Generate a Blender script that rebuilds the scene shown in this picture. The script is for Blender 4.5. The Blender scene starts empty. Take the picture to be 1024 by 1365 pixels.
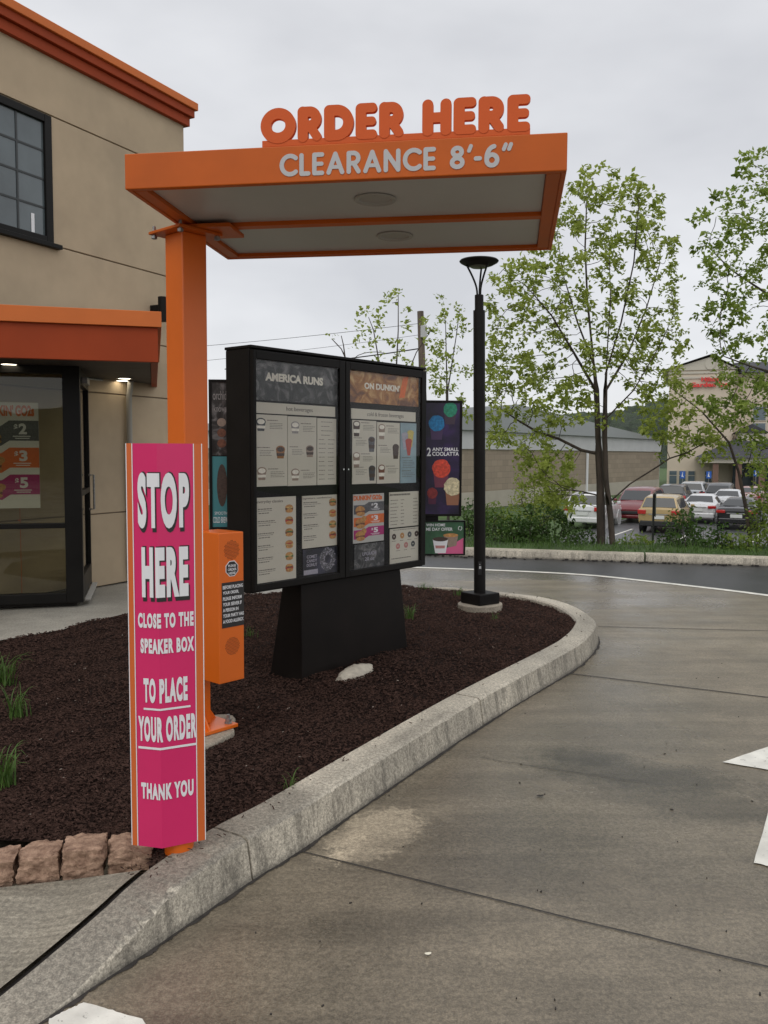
import bpy, bmesh, math, random
import numpy as np
from mathutils import Vector, Matrix
R = math.radians
scene = bpy.context.scene
COL = scene.collection
random.seed(7)
rng = np.random.default_rng(11)

# ------------------------------------------------------------------ camera
CAM_H, FPX, U0, V0, HOR = 1.53, 1145.0, 512.0, 682.5, 605.0
PITCH = math.atan((V0 - HOR) / FPX)
ROLL = R(0.25)
cam_d = bpy.data.cameras.new('camera')
cam = bpy.data.objects.new('camera', cam_d)
COL.objects.link(cam)
CM = Matrix.Rotation(math.pi / 2 - PITCH, 4, 'X') @ Matrix.Rotation(ROLL, 4, 'Z')
cam.matrix_world = Matrix.Translation((0, 0, CAM_H)) @ CM
cam_d.sensor_fit = 'VERTICAL'
cam_d.sensor_height = 36.0
cam_d.lens = FPX / 1365.0 * 36.0
cam_d.clip_start = 0.05
cam_d.clip_end = 3000
scene.camera = cam
CM3 = CM.to_3x3()

# ------------------------------------------------------------------ overcast sky
SUN_EL, SUN_ROT = R(52), R(200)
world = bpy.data.worlds.new('World')
scene.world = world
world.use_nodes = True
nt = world.node_tree
nt.nodes.clear()
def wn(t, **k):
    n = nt.nodes.new(t)
    for a, b in k.items(): setattr(n, a, b)
    return n
out = wn('ShaderNodeOutputWorld'); bg = wn('ShaderNodeBackground')
sky = wn('ShaderNodeTexSky', sky_type='NISHITA', sun_disc=False, sun_elevation=SUN_EL, sun_rotation=SUN_ROT)
tc = wn('ShaderNodeTexCoord')
mp = wn('ShaderNodeMapping'); mp.inputs['Scale'].default_value = (1.0, 1.0, 2.4)
mp.inputs['Location'].default_value = (0.9, 0.25, 0.4)
n1 = wn('ShaderNodeTexNoise'); n1.inputs['Scale'].default_value = 1.5; n1.inputs['Detail'].default_value = 5; n1.inputs['Roughness'].default_value = 0.52
r1 = wn('ShaderNodeValToRGB')
r1.color_ramp.elements[0].position = 0.30; r1.color_ramp.elements[0].color = (5.7, 5.78, 6.05, 1)
r1.color_ramp.elements[1].position = 0.68; r1.color_ramp.elements[1].color = (8.9, 8.95, 9.1, 1)
sp = wn('ShaderNodeSeparateXYZ')
zr = wn('ShaderNodeMapRange'); zr.inputs['From Min'].default_value = 0.50; zr.inputs['From Max'].default_value = 0.95
zr.inputs['To Min'].default_value = 1.0; zr.inputs['To Max'].default_value = 1.3
br = wn('ShaderNodeMapRange'); br.inputs['From Min'].default_value = 0.1; br.inputs['From Max'].default_value = -0.8
br.inputs['To Min'].default_value = 1.0; br.inputs['To Max'].default_value = 1.15
mul = wn('ShaderNodeVectorMath', operation='SCALE'); mul2 = wn('ShaderNodeVectorMath', operation='SCALE')
mix = wn('ShaderNodeMixRGB'); mix.inputs['Fac'].default_value = 0.93
L = nt.links.new
L(tc.outputs['Generated'], mp.inputs['Vector']); L(mp.outputs['Vector'], n1.inputs['Vector'])
L(n1.outputs['Fac'], r1.inputs['Fac']); L(tc.outputs['Generated'], sp.inputs['Vector'])
L(sp.outputs['Z'], zr.inputs['Value']); L(sp.outputs['Y'], br.inputs['Value'])
L(r1.outputs['Color'], mul.inputs[0]); L(zr.outputs['Result'], mul.inputs['Scale'])
L(mul.outputs['Vector'], mul2.inputs[0]); L(br.outputs['Result'], mul2.inputs['Scale'])
L(sky.outputs['Color'], mix.inputs['Color1']); L(mul2.outputs['Vector'], mix.inputs['Color2'])
L(mix.outputs['Color'], bg.inputs['Color'])
bg.inputs['Strength'].default_value = 0.1
L(bg.outputs['Background'], out.inputs['Surface'])

sun_d = bpy.data.lights.new('sun', 'SUN')
sun_d.energy = 0.6; sun_d.angle = R(50); sun_d.color = (1.0, 0.96, 0.9)
sun = bpy.data.objects.new('sun', sun_d); COL.objects.link(sun)
# Nishita: rotation 0 = +Y, clockwise seen from above
sd = Vector((math.sin(SUN_ROT) * math.cos(SUN_EL), math.cos(SUN_ROT) * math.cos(SUN_EL), math.sin(SUN_EL)))
sun.rotation_euler = sd.to_track_quat('Z', 'Y').to_euler()
scene.view_settings.view_transform = 'Standard'
scene.view_settings.look = 'None'
scene.view_settings.exposure = 0.22
scene.view_settings.gamma = 1.0
scene.cycles.use_denoising = True
scene.cycles.max_bounces = 6
scene.cycles.transparent_max_bounces = 12

# ------------------------------------------------------------------ survey: photo point -> place on a real surface
CPOS = Vector((0, 0, CAM_H))
def ray(u, v):
    return CM3 @ Vector(((u - U0) / FPX, (V0 - v) / FPX, -1.0))
def G(u, v, z=0.0):
    d = ray(u, v); return CPOS + d * ((z - CAM_H) / d.z)
def A(u, v, Y):
    d = ray(u, v); return CPOS + d * (Y / d.y)
class Fr:
    """local frame: x along, y away from the viewer, z up"""
    def __init__(s, o, xdir=None, ang=None):
        s.o = Vector((o[0], o[1], o[2] if len(o) > 2 else 0.0))
        s.ang = ang if ang is not None else math.atan2(xdir[1], xdir[0])
        s.M = Matrix.Translation(s.o) @ Matrix.Rotation(s.ang, 4, 'Z')
        s.I = s.M.inverted()
    def loc(s, p): return s.I @ Vector(p)
    def w(s, p): return s.M @ Vector(p)
    def pl(s, u, v, y=0.0):
        o = s.I @ CPOS; d = s.I.to_3x3() @ ray(u, v)
        p = o + d * ((y - o.y) / d.y); return p.x, p.z
    def plz(s, u, v, z):
        o = s.I @ CPOS; d = s.I.to_3x3() @ ray(u, v)
        p = o + d * ((z - o.z) / d.z); return p.x, p.y
WORLD = Fr((0, 0, 0), ang=0.0)

# ------------------------------------------------------------------ materials
def mat(name, base, rough=0.5, metal=0.0, var=0.0, scale=6.0, bump=0.0, bscale=60.0, dist=0.01, var2=None, spec=0.5, coat=0.0, detail=4.0, stretch=None):
    m = bpy.data.materials.new(name); m.use_nodes = True
    t = m.node_tree; b = t.nodes['Principled BSDF']
    b.inputs['Base Color'].default_value = (*base, 1); b.inputs['Roughness'].default_value = rough
    b.inputs['Metallic'].default_value = metal; b.inputs['Specular IOR Level'].default_value = spec
    b.inputs['Coat Weight'].default_value = coat
    c = t.nodes.new('ShaderNodeTexCoord'); src = c.outputs['Object']
    if stretch:
        q = t.nodes.new('ShaderNodeMapping'); q.inputs['Scale'].default_value = stretch
        t.links.new(src, q.inputs['Vector']); src = q.outputs['Vector']
    if var > 0:
        n = t.nodes.new('ShaderNodeTexNoise'); n.inputs['Scale'].default_value = scale; n.inputs['Detail'].default_value = detail
        n.inputs['Roughness'].default_value = 0.62
        r = t.nodes.new('ShaderNodeValToRGB')
        lo = tuple(max(0, x * (1 - var)) for x in base); hi = var2 or tuple(min(1, x * (1 + var)) for x in base)
        r.color_ramp.elements[0].position = 0.33; r.color_ramp.elements[0].color = (*lo, 1)
        r.color_ramp.elements[1].position = 0.67; r.color_ramp.elements[1].color = (*hi, 1)
        t.links.new(src, n.inputs['Vector']); t.links.new(n.outputs['Fac'], r.inputs['Fac'])
        t.links.new(r.outputs['Color'], b.inputs['Base Color'])
        mr = t.nodes.new('ShaderNodeMapRange'); mr.inputs['To Min'].default_value = max(0.02, rough * 0.82); mr.inputs['To Max'].default_value = min(1, rough * 1.2)
        t.links.new(n.outputs['Fac'], mr.inputs['Value']); t.links.new(mr.outputs['Result'], b.inputs['Roughness'])
    if bump > 0:
        n = t.nodes.new('ShaderNodeTexNoise'); n.inputs['Scale'].default_value = bscale; n.inputs['Detail'].default_value = 6
        n.inputs['Roughness'].default_value = 0.65
        k = t.nodes.new('ShaderNodeBump'); k.inputs['Strength'].default_value = bump; k.inputs['Distance'].default_value = dist
        t.links.new(src, n.inputs['Vector']); t.links.new(n.outputs['Fac'], k.inputs['Height']); t.links.new(k.outputs['Normal'], b.inputs['Normal'])
    return m
def emat(name, col, strength):
    m = bpy.data.materials.new(name); m.use_nodes = True
    b = m.node_tree.nodes['Principled BSDF']; b.inputs['Base Color'].default_value = (*col, 1)
    b.inputs['Emission Color'].default_value = (*col, 1); b.inputs['Emission Strength'].default_value = strength
    return m
def glassmat(name, tint=(0.8, 0.82, 0.82), ior=1.5, extra=0.0):
    m = bpy.data.materials.new(name); m.use_nodes = True
    t = m.node_tree; t.nodes.clear()
    o = t.nodes.new('ShaderNodeOutputMaterial'); x = t.nodes.new('ShaderNodeMixShader')
    ge = t.nodes.new('ShaderNodeNewGeometry'); dt = t.nodes.new('ShaderNodeVectorMath'); dt.operation = 'DOT_PRODUCT'
    t.links.new(ge.outputs['Incoming'], dt.inputs[0]); t.links.new(ge.outputs['Normal'], dt.inputs[1])
    def mm(op, x_, y_):
        q = t.nodes.new('ShaderNodeMath'); q.operation = op
        for i_, z_ in enumerate((x_, y_)):
            if z_ is None: continue
            if isinstance(z_, (int, float)): q.inputs[i_].default_value = z_
            else: t.links.new(z_, q.inputs[i_])
        return q.outputs[0]
    f0 = ((ior-1)/(ior+1))**2
    sch = mm('ADD', mm('MULTIPLY', mm('POWER', mm('SUBTRACT', 1.0, mm('ABSOLUTE', dt.outputs['Value'], None)), 5.0), 1-f0), f0)
    a = t.nodes.new('ShaderNodeMath'); a.operation = 'ADD'; a.inputs[1].default_value = extra
    tr = t.nodes.new('ShaderNodeBsdfTransparent'); tr.inputs['Color'].default_value = (*tint, 1)
    g = t.nodes.new('ShaderNodeBsdfGlossy'); g.inputs['Roughness'].default_value = 0.01
    t.links.new(sch, a.inputs[0]); t.links.new(a.outputs[0], x.inputs['Fac'])
    t.links.new(tr.outputs[0], x.inputs[1]); t.links.new(g.outputs[0], x.inputs[2]); t.links.new(x.outputs[0], o.inputs['Surface'])
    return m
def leafmat(name, dark, light, trans=0.45, scale=2.2):
    m = bpy.data.materials.new(name); m.use_nodes = True
    t = m.node_tree; b = t.nodes['Principled BSDF']; o = t.nodes['Material Output']
    c = t.nodes.new('ShaderNodeTexCoord')
    n = t.nodes.new('ShaderNodeTexNoise'); n.inputs['Scale'].default_value = scale; n.inputs['Detail'].default_value = 8; n.inputs['Roughness'].default_value = 0.75
    r = t.nodes.new('ShaderNodeValToRGB')
    r.color_ramp.elements[0].position = 0.36; r.color_ramp.elements[0].color = (*dark, 1)
    r.color_ramp.elements[1].position = 0.66; r.color_ramp.elements[1].color = (*light, 1)
    t.links.new(c.outputs['Object'], n.inputs['Vector']); t.links.new(n.outputs['Fac'], r.inputs['Fac'])
    t.links.new(r.outputs['Color'], b.inputs['Base Color'])
    b.inputs['Roughness'].default_value = 0.5; b.inputs['Specular IOR Level'].default_value = 0.3
    tl = t.nodes.new('ShaderNodeBsdfTranslucent'); x = t.nodes.new('ShaderNodeMixShader'); x.inputs['Fac'].default_value = trans
    t.links.new(r.outputs['Color'], tl.inputs['Color'])
    t.links.new(b.outputs[0], x.inputs[1]); t.links.new(tl.outputs[0], x.inputs[2]); t.links.new(x.outputs[0], o.inputs['Surface'])
    return m
def marble(name, c0, c1, c2, scale=14.0, rough=0.35, distort=1.2):
    m = bpy.data.materials.new(name); m.use_nodes = True
    t = m.node_tree; b = t.nodes['Principled BSDF']; b.inputs['Roughness'].default_value = rough
    c = t.nodes.new('ShaderNodeTexCoord'); n = t.nodes.new('ShaderNodeTexNoise')
    n.inputs['Scale'].default_value = scale; n.inputs['Detail'].default_value = 5; n.inputs['Distortion'].default_value = distort
    r = t.nodes.new('ShaderNodeValToRGB'); r.color_ramp.elements[0].position = 0.36; r.color_ramp.elements[0].color = (*c0, 1)
    r.color_ramp.elements[1].position = 0.7; r.color_ramp.elements[1].color = (*c2, 1)
    e = r.color_ramp.elements.new(0.52); e.color = (*c1, 1)
    t.links.new(c.outputs['Object'], n.inputs['Vector']); t.links.new(n.outputs['Fac'], r.inputs['Fac']); t.links.new(r.outputs['Color'], b.inputs['Base Color'])
    return m
def concrete(name, base, blobs=(), rough=(0.32, 0.62), streak=None, fine=0.26, wet=0.5, bumpd=0.004, damp=None):
    """poured concrete: broad damp clouds, fine grain, pits, and stains or painted sheen (x, y, rx, ry, angle, colour factor, roughness factor)"""
    m = bpy.data.materials.new(name); m.use_nodes = True
    t = m.node_tree; N = t.nodes.new; K = t.links.new; b = t.nodes['Principled BSDF']
    c = N('ShaderNodeTexCoord')
    def noise(sc, de=4, ro=0.6, vec=None):
        n = N('ShaderNodeTexNoise'); n.inputs['Scale'].default_value = sc; n.inputs['Detail'].default_value = de; n.inputs['Roughness'].default_value = ro
        K(vec or c.outputs['Object'], n.inputs['Vector']); return n.outputs['Fac']
    def mr(v, a, bb, lo, hi, smooth=True):
        k = N('ShaderNodeMapRange'); k.interpolation_type = 'SMOOTHSTEP' if smooth else 'LINEAR'
        for i, x in zip(('From Min', 'From Max', 'To Min', 'To Max'), (a, bb, lo, hi)): k.inputs[i].default_value = x
        K(v, k.inputs['Value']); return k.outputs['Result']
    def mth(op, a, bb):
        k = N('ShaderNodeMath'); k.operation = op
        for i, x in enumerate((a, bb)):
            if isinstance(x, (int, float)): k.inputs[i].default_value = x
            else: K(x, k.inputs[i])
        return k.outputs[0]
    big = noise(0.55, 5, 0.6); mid = noise(3.2, 6, 0.7); gr = noise(70, 3, 0.7); gr2 = noise(190, 2, 0.6)
    f = mth('MULTIPLY', mr(big, 0.35, 0.65, 1 - wet * 0.35, 1.08), mr(mid, 0.3, 0.7, 0.84, 1.10))
    f = mth('MULTIPLY', f, mth('MULTIPLY', mr(gr, 0.3, 0.7, 1 - fine, 1 + fine), mr(gr2, 0.3, 0.7, 1 - fine * .8, 1 + fine * .8)))
    ro = mr(big, 0.36, 0.62, rough[0], rough[1])
    if streak:
        q = N('ShaderNodeMapping'); q.inputs['Rotation'].default_value = (0, 0, streak[0]); q.inputs['Scale'].default_value = (streak[1], streak[2], 1)
        K(c.outputs['Object'], q.inputs['Vector']); s = noise(1.0, 5, 0.65, q.outputs['Vector'])
        f = mth('MULTIPLY', f, mr(s, 0.32, 0.68, 0.78, 1.16))
    wob = N('ShaderNodeTexNoise'); wob.inputs['Scale'].default_value = 6.0; wob.inputs['Detail'].default_value = 7; wob.inputs['Roughness'].default_value = 0.75
    K(c.outputs['Object'], wob.inputs['Vector'])
    wob2 = N('ShaderNodeTexNoise'); wob2.inputs['Scale'].default_value = 16.0; wob2.inputs['Detail'].default_value = 9; wob2.inputs['Roughness'].default_value = 0.8
    K(c.outputs['Object'], wob2.inputs['Vector'])
    for (bx, by, rx, ry, an, cf, rf, soft) in blobs:
        q = N('ShaderNodeMapping'); q.vector_type = 'TEXTURE'
        q.inputs['Location'].default_value = (bx, by, 0); q.inputs['Rotation'].default_value = (0, 0, an); q.inputs['Scale'].default_value = (rx, ry, 1e3)
        K(c.outputs['Object'], q.inputs['Vector'])
        l = N('ShaderNodeVectorMath'); l.operation = 'LENGTH'; K(q.outputs['Vector'], l.inputs[0])
        dd = mth('ADD', l.outputs['Value'], mth('MULTIPLY', mth('SUBTRACT', (wob if soft > .3 else wob2).outputs['Fac'], 0.5), 1.5 if soft > .3 else 2.6))
        k = mr(dd, 1 - soft, 1 + soft * 0.4, 1.0, 0.0)
        f = mth('MULTIPLY', f, mr(k, 0, 1, 1.0, cf, False)); ro = mth('MULTIPLY', ro, mr(k, 0, 1, 1.0, rf, False))
    if damp:      # rain-soaked where the surface faces up, within one stretch; ragged edge
        ge = N('ShaderNodeNewGeometry'); sx_ = N('ShaderNodeSeparateXYZ'); K(ge.outputs['Normal'], sx_.inputs['Vector'])
        q = N('ShaderNodeMapping'); q.vector_type = 'TEXTURE'; q.inputs['Location'].default_value = (damp[0], damp[1], 0); q.inputs['Rotation'].default_value = (0, 0, damp[4]); q.inputs['Scale'].default_value = (damp[2], damp[3], 1e3)
        K(c.outputs['Object'], q.inputs['Vector']); l = N('ShaderNodeVectorMath'); l.operation = 'LENGTH'; K(q.outputs['Vector'], l.inputs[0])
        zz_ = mth('ADD', sx_.outputs['Z'], mth('MULTIPLY', mth('SUBTRACT', wob.outputs['Fac'], .5), .9))
        up = mth('MULTIPLY', mr(zz_, .66, .76, 0, 1), mr(l.outputs['Value'], .85, 1.1, 1, 0))
        f = mth('MULTIPLY', f, mr(up, 0, 1, 1.12, .60, False)); ro = mth('MULTIPLY', ro, mr(up, 0, 1, 1, .75, False))
        sp_ = N('ShaderNodeSeparateXYZ'); K(c.outputs['Object'], sp_.inputs['Vector'])
        q2 = N('ShaderNodeMapping'); q2.inputs['Scale'].default_value = (14, 14, 1.5); K(c.outputs['Object'], q2.inputs['Vector'])
        dn = noise(1.0, 5, .7, q2.outputs['Vector']); side = mr(sx_.outputs['Z'], .35, .6, 1, 0)
        f = mth('MULTIPLY', f, mth('SUBTRACT', 1.0, mth('MULTIPLY', side, mr(dn, .46, .62, 0, .42))))
        f = mth('MULTIPLY', f, mth('SUBTRACT', 1.0, mth('MULTIPLY', side, mr(mth('ADD', sp_.outputs['Z'], mth('MULTIPLY', dn, .05)), .03, .06, .45, 0))))
    pit = mr(noise(38, 2, 0.5), 0.74, 0.79, 1.0, 0.72)
    f = mth('MULTIPLY', f, pit)
    v = N('ShaderNodeVectorMath'); v.operation = 'SCALE'; v.inputs[0].default_value = base
    K(f, v.inputs['Scale']); K(v.outputs['Vector'], b.inputs['Base Color']); K(ro, b.inputs['Roughness'])
    k = N('ShaderNodeBump'); k.inputs['Strength'].default_value = 0.35; k.inputs['Distance'].default_value = bumpd
    K(mth('ADD', gr, mth('MULTIPLY', gr2, 0.5)), k.inputs['Height']); K(k.outputs['Normal'], b.inputs['Normal'])
    return m

def paintmat(name, base):
    """road paint worn through to the concrete in flecks and tyre-darkened"""
    m = mat(name, base, .6, var=.16, scale=7, bump=.25, bscale=120, dist=.002)
    t = m.node_tree; b = t.nodes['Principled BSDF']; o = t.nodes['Material Output']
    c = t.nodes.new('ShaderNodeTexCoord'); n = t.nodes.new('ShaderNodeTexNoise'); n.inputs['Scale'].default_value = 26; n.inputs['Detail'].default_value = 9; n.inputs['Roughness'].default_value = .75
    r = t.nodes.new('ShaderNodeMapRange'); r.inputs['From Min'].default_value = .615; r.inputs['From Max'].default_value = .65
    tr = t.nodes.new('ShaderNodeBsdfTransparent'); x = t.nodes.new('ShaderNodeMixShader')
    t.links.new(c.outputs['Object'], n.inputs['Vector']); t.links.new(n.outputs['Fac'], r.inputs['Value']); t.links.new(r.outputs['Result'], x.inputs['Fac'])
    t.links.new(b.outputs[0], x.inputs[1]); t.links.new(tr.outputs[0], x.inputs[2]); t.links.new(x.outputs[0], o.inputs['Surface'])
    return m
# ------------------------------------------------------------------ mesh builder
ROOT = {}
def rootfr(o):
    while o.parent is not None: o = o.parent
    return ROOT.get(o.name, WORLD)
class MB:
    def __init__(s): s.v = []; s.f = []; s.m = []; s.cur = 0
    def add(s, vs, fs):
        b = len(s.v); s.v.extend(tuple(p) for p in vs)
        for f in fs: s.f.append(tuple(b + i for i in f)); s.m.append(s.cur)
        return s
    def obox(s, x0, x1, y0, y1, z0, z1):
        return s.add([(x0,y0,z0),(x1,y0,z0),(x1,y1,z0),(x0,y1,z0),(x0,y0,z1),(x1,y0,z1),(x1,y1,z1),(x0,y1,z1)],
                     [(3,2,1,0),(4,5,6,7),(0,1,5,4),(1,2,6,5),(2,3,7,6),(3,0,4,7)])
    def box(s, c, d, rz=0.0, M=None):
        k = MB().obox(-d[0]/2, d[0]/2, -d[1]/2, d[1]/2, -d[2]/2, d[2]/2)
        T = Matrix.Translation(c) @ (M if M is not None else Matrix.Rotation(rz, 4, 'Z'))
        return s.add([T @ Vector(p) for p in k.v], k.f)
    def prism(s, poly, z0, z1):
        n = len(poly); vs = [(p[0], p[1], z0) for p in poly] + [(p[0], p[1], z1) for p in poly]
        return s.add(vs, [tuple(range(n))[::-1], tuple(range(n, 2*n))] + [(i, (i+1) % n, n+(i+1) % n, n+i) for i in range(n)])
    def prismy(s, poly, y0, y1):
        """polygon in x,z pulled along y"""
        n = len(poly); vs = [(p[0], y0, p[1]) for p in poly] + [(p[0], y1, p[1]) for p in poly]
        return s.add(vs, [tuple(range(n)), tuple(range(n, 2*n))[::-1]] + [(i, n+i, n+(i+1) % n, (i+1) % n) for i in range(n)])
    def tube(s, path, rad, n=8, caps=True):
        path = [Vector(p) for p in path]; k = len(path)
        if isinstance(rad, (int, float)): rad = [rad] * k
        vs = []; up = None
        for i in range(k):
            t = (path[min(i+1, k-1)] - path[max(i-1, 0)]).normalized()
            if up is None: up = Vector((0, 0, 1)) if abs(t.z) < 0.9 else Vector((1, 0, 0))
            a = t.cross(up).normalized(); bb = a.cross(t).normalized(); up = bb
            for j in range(n):
                an = 2 * math.pi * j / n
                vs.append(path[i] + (a * math.cos(an) + bb * math.sin(an)) * rad[i])
        fs = [(i*n+j, i*n+(j+1) % n, (i+1)*n+(j+1) % n, (i+1)*n+j) for i in range(k-1) for j in range(n)]
        if caps: fs += [tuple(range(n))[::-1], tuple(range((k-1)*n, k*n))]
        return s.add(vs, fs)
    def lathe(s, prof, c=(0, 0, 0), n=24):
        vs = []; k = len(prof)
        for r, z in prof:
            for j in range(n):
                a = 2*math.pi*j/n; vs.append((c[0]+r*math.cos(a), c[1]+r*math.sin(a), c[2]+z))
        fs = [(i*n+j, i*n+(j+1) % n, (i+1)*n+(j+1) % n, (i+1)*n+j) for i in range(k-1) for j in range(n)]
        fs += [tuple(range(n))[::-1], tuple(range((k-1)*n, k*n))]
        return s.add(vs, fs)
    def grid(s, rows):
        k = len(rows); n = len(rows[0])
        return s.add([p for r in rows for p in r], [(i*n+j, i*n+j+1, (i+1)*n+j+1, (i+1)*n+j) for i in range(k-1) for j in range(n-1)])
    # flat shapes on an upright face: x, z with the viewer on the -y side
    def plate(s, x0, x1, z0, z1, y, d=0.003): return s.obox(x0, x1, y-d, y, z0, z1)
    def disc(s, x, z, rx, rz, y, d=0.002, n=20):
        return s.prismy([(x+rx*math.cos(2*math.pi*i/n), z+rz*math.sin(2*math.pi*i/n)) for i in range(n)], y-d, y)
    def txt(s, body, x0, x1, z0, z1, y, d=0.002, bold=0.0, src=None):
        vs, fs = (src or textmesh)(body, x1-x0, z1-z0, d, bold)
        return s.add([(x0+p[0], y-p[2], z0+p[1]) for p in vs], fs)
    def xf(s, f): s.v = [tuple(f(Vector(p))) for p in s.v]; return s
    def build(s, name, mats, parent=None, fr=None, bevel=0.0, smooth=False, segs=2, sharp=35):
        if not isinstance(mats, (list, tuple)): mats = [mats]
        vs = s.v
        if fr is not None:
            I = rootfr(parent).I if parent is not None else Matrix.Identity(4)
            T = I @ fr.M; vs = [tuple(T @ Vector(p)) for p in vs]
        me = bpy.data.meshes.new(name); me.from_pydata(vs, [], s.f)
        for m_ in mats: me.materials.append(m_)
        if len(mats) > 1: me.polygons.foreach_set('material_index', s.m)
        if smooth:
            me.polygons.foreach_set('use_smooth', [True]*len(me.polygons))
            me.update()
            if sharp: me.set_sharp_from_angle(angle=R(sharp))
        me.update()
        o = bpy.data.objects.new(name, me); COL.objects.link(o)
        if parent is not None: o.parent = parent
        if bevel > 0:
            b = o.modifiers.new('bevel', 'BEVEL'); b.width = bevel; b.segments = segs; b.limit_method = 'ANGLE'; b.angle_limit = R(40)
        return o
def tag(o, label=None, cat=None, group=None, kind=None):
    if label: o['label'] = label
    if cat: o['category'] = cat
    if group: o['group'] = group
    if kind: o['kind'] = kind
    return o
def thing(name, label, cat, fr, group=None):
    o = bpy.data.objects.new(name, None); COL.objects.link(o)
    o.empty_display_size = 0.1
    o.location = fr.o; o.rotation_euler = (0, 0, fr.ang); ROOT[o.name] = fr
    return tag(o, label, cat, group)
def struct(o, label=None): return tag(o, label, None, None, 'structure')

# ------------------------------------------------------------------ lettering
def curve_to_mesh(cu):
    ob = bpy.data.objects.new('lettering_source', cu); COL.objects.link(ob)
    me = ob.to_mesh()
    vs = [tuple(v.co) for v in me.vertices]; fs = [tuple(p.vertices) for p in me.polygons]
    ob.to_mesh_clear(); bpy.data.objects.remove(ob); bpy.data.curves.remove(cu)
    return vs, fs
def fit(vs, w, h, d):
    a = np.array(vs); lo = a.min(0); hi = a.max(0); e = np.maximum(hi-lo, 1e-6)
    a = (a-lo)/e*np.array([w, h, d]); return [tuple(p) for p in a]
_tc = {}
def textmesh(body, w, h, d, bold=0.0, sp=1.0):
    k = (body, bold, sp)
    if k not in _tc:
        cu = bpy.data.curves.new('text', 'FONT'); cu.body = body; cu.size = 1; cu.extrude = 0.02; cu.offset = bold; cu.space_character = sp; cu.resolution_u = 5
        cu.fill_mode = 'BOTH'; _tc[k] = curve_to_mesh(cu)
    vs, fs = _tc[k]
    return fit(vs, w, h, d), fs
def arc(cx, cy, rx, ry, a0, a1, n=22):
    return [(cx+rx*math.cos(R(a0+(a1-a0)*i/n)), cy+ry*math.sin(R(a0+(a1-a0)*i/n))) for i in range(n+1)]
def glyph(ch, r, fat):
    b, t = r, 1-r; m = 0.5; q = r*0.86 if fat else r
    if ch == 'O': return [(arc(.52, .5, .52-r, .5-r, 0, 360, 40), r)], 1.04
    if ch == 'R':
        w = .70 if fat else .62
        by = (t+.46)/2; bh = (t-.46)/2
        return [([(r, b), (r, t)], r), ([(r, t), (w-r-bh, t)] + arc(w-r-bh, by, bh, bh, 90, -90) + [(r, .46)], r*(.95 if fat else 1)), ([(w*.5, .46), (w-r*.9, b)], q)], w+.02
    if ch == 'D': return [([(r, b), (r, t), (.36, t)] + arc(.36, .5, .86-r-.36, .5-r, 90, -90) + [(.36, b), (r, b)], r)], .86
    if ch == 'E':
        w = .62 if fat else .54
        return [([(r, b), (r, t)], r), ([(r, 1-q), (w-q, 1-q)], q), ([(r, m), (w-q-.02, m)], q*.92), ([(r, q), (w-q, q)], q)], w
    if ch == 'H': return [([(r, b), (r, t)], r), ([(.8-r, b), (.8-r, t)], r), ([(r, m), (.8-r, m)], r*.9)], .8
    if ch == 'C': return [(arc(.48, .5, .48-r, .5-r, 48, 312), r)], .80
    if ch == 'L': return [([(r, t), (r, b), (.5-r, b)], r)], .48
    if ch == 'A': return [([(r, b), (.40, t), (.8-r, b)], r), ([(.24, .33), (.56, .33)], r*.85)], .8
    if ch == 'N': return [([(r, b), (r, t), (.74-r, b), (.74-r, t)], r)], .74
    if ch == '8': return [(arc(.32, .735, .285-r, .265-r, 0, 360), r), (arc(.32, .285, .32-r, .285-r, 0, 360), r)], .64
    if ch == '6': return [(arc(.32, .325, .32-r, .325-r, 0, 360), r), ([(r, .33)] + arc(.44, .42, .44-r, .58-r, 176, 96), r)], .64
    if ch == '-': return [([(r, .42), (.36-r, .42)], r*.95)], .36
    if ch == "'": return [([(.16, .96), (.08, .76)], r*.85)], .18
    if ch == '"': return [([(.16, .96), (.08, .76)], r*.85), ([(.38, .96), (.30, .76)], r*.85)], .42
    return [], .40
def contours(F, x0, y0, h):
    ny, nx = F.shape; seg = {}
    def pt(i, j, k, l):
        a, b = F[i, j], F[k, l]; t = a/(a-b); return (x0+h*(j+(l-j)*t), y0+h*(i+(k-i)*t))
    P = {}
    for i in range(ny-1):
        for j in range(nx-1):
            s = (F[i, j] < 0, F[i, j+1] < 0, F[i+1, j+1] < 0, F[i+1, j] < 0)
            if all(s) or not any(s): continue
            ed = [('h', i, j), ('v', i, j+1), ('h', i+1, j), ('v', i, j)]
            cr = [(i, j, i, j+1), (i, j+1, i+1, j+1), (i+1, j, i+1, j+1), (i, j, i+1, j)]
            hit = [q for q in range(4) if s[q] != s[(q+1) % 4]]
            for q in hit:
                P.setdefault(ed[q], pt(*cr[q]))
            for a, b in zip(hit[::2], hit[1::2]):
                seg.setdefault(ed[a], []).append(ed[b]); seg.setdefault(ed[b], []).append(ed[a])
    loops = []; seen = set()
    for s0 in seg:
        if s0 in seen: continue
        lp = [s0]; seen.add(s0); cur = s0
        while True:
            nx_ = [e for e in seg[cur] if e not in seen]
            if not nx_: break
            cur = nx_[0]; seen.add(cur); lp.append(cur)
        loops.append([P[e] for e in lp])
    return loops
_sc = {}
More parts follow.
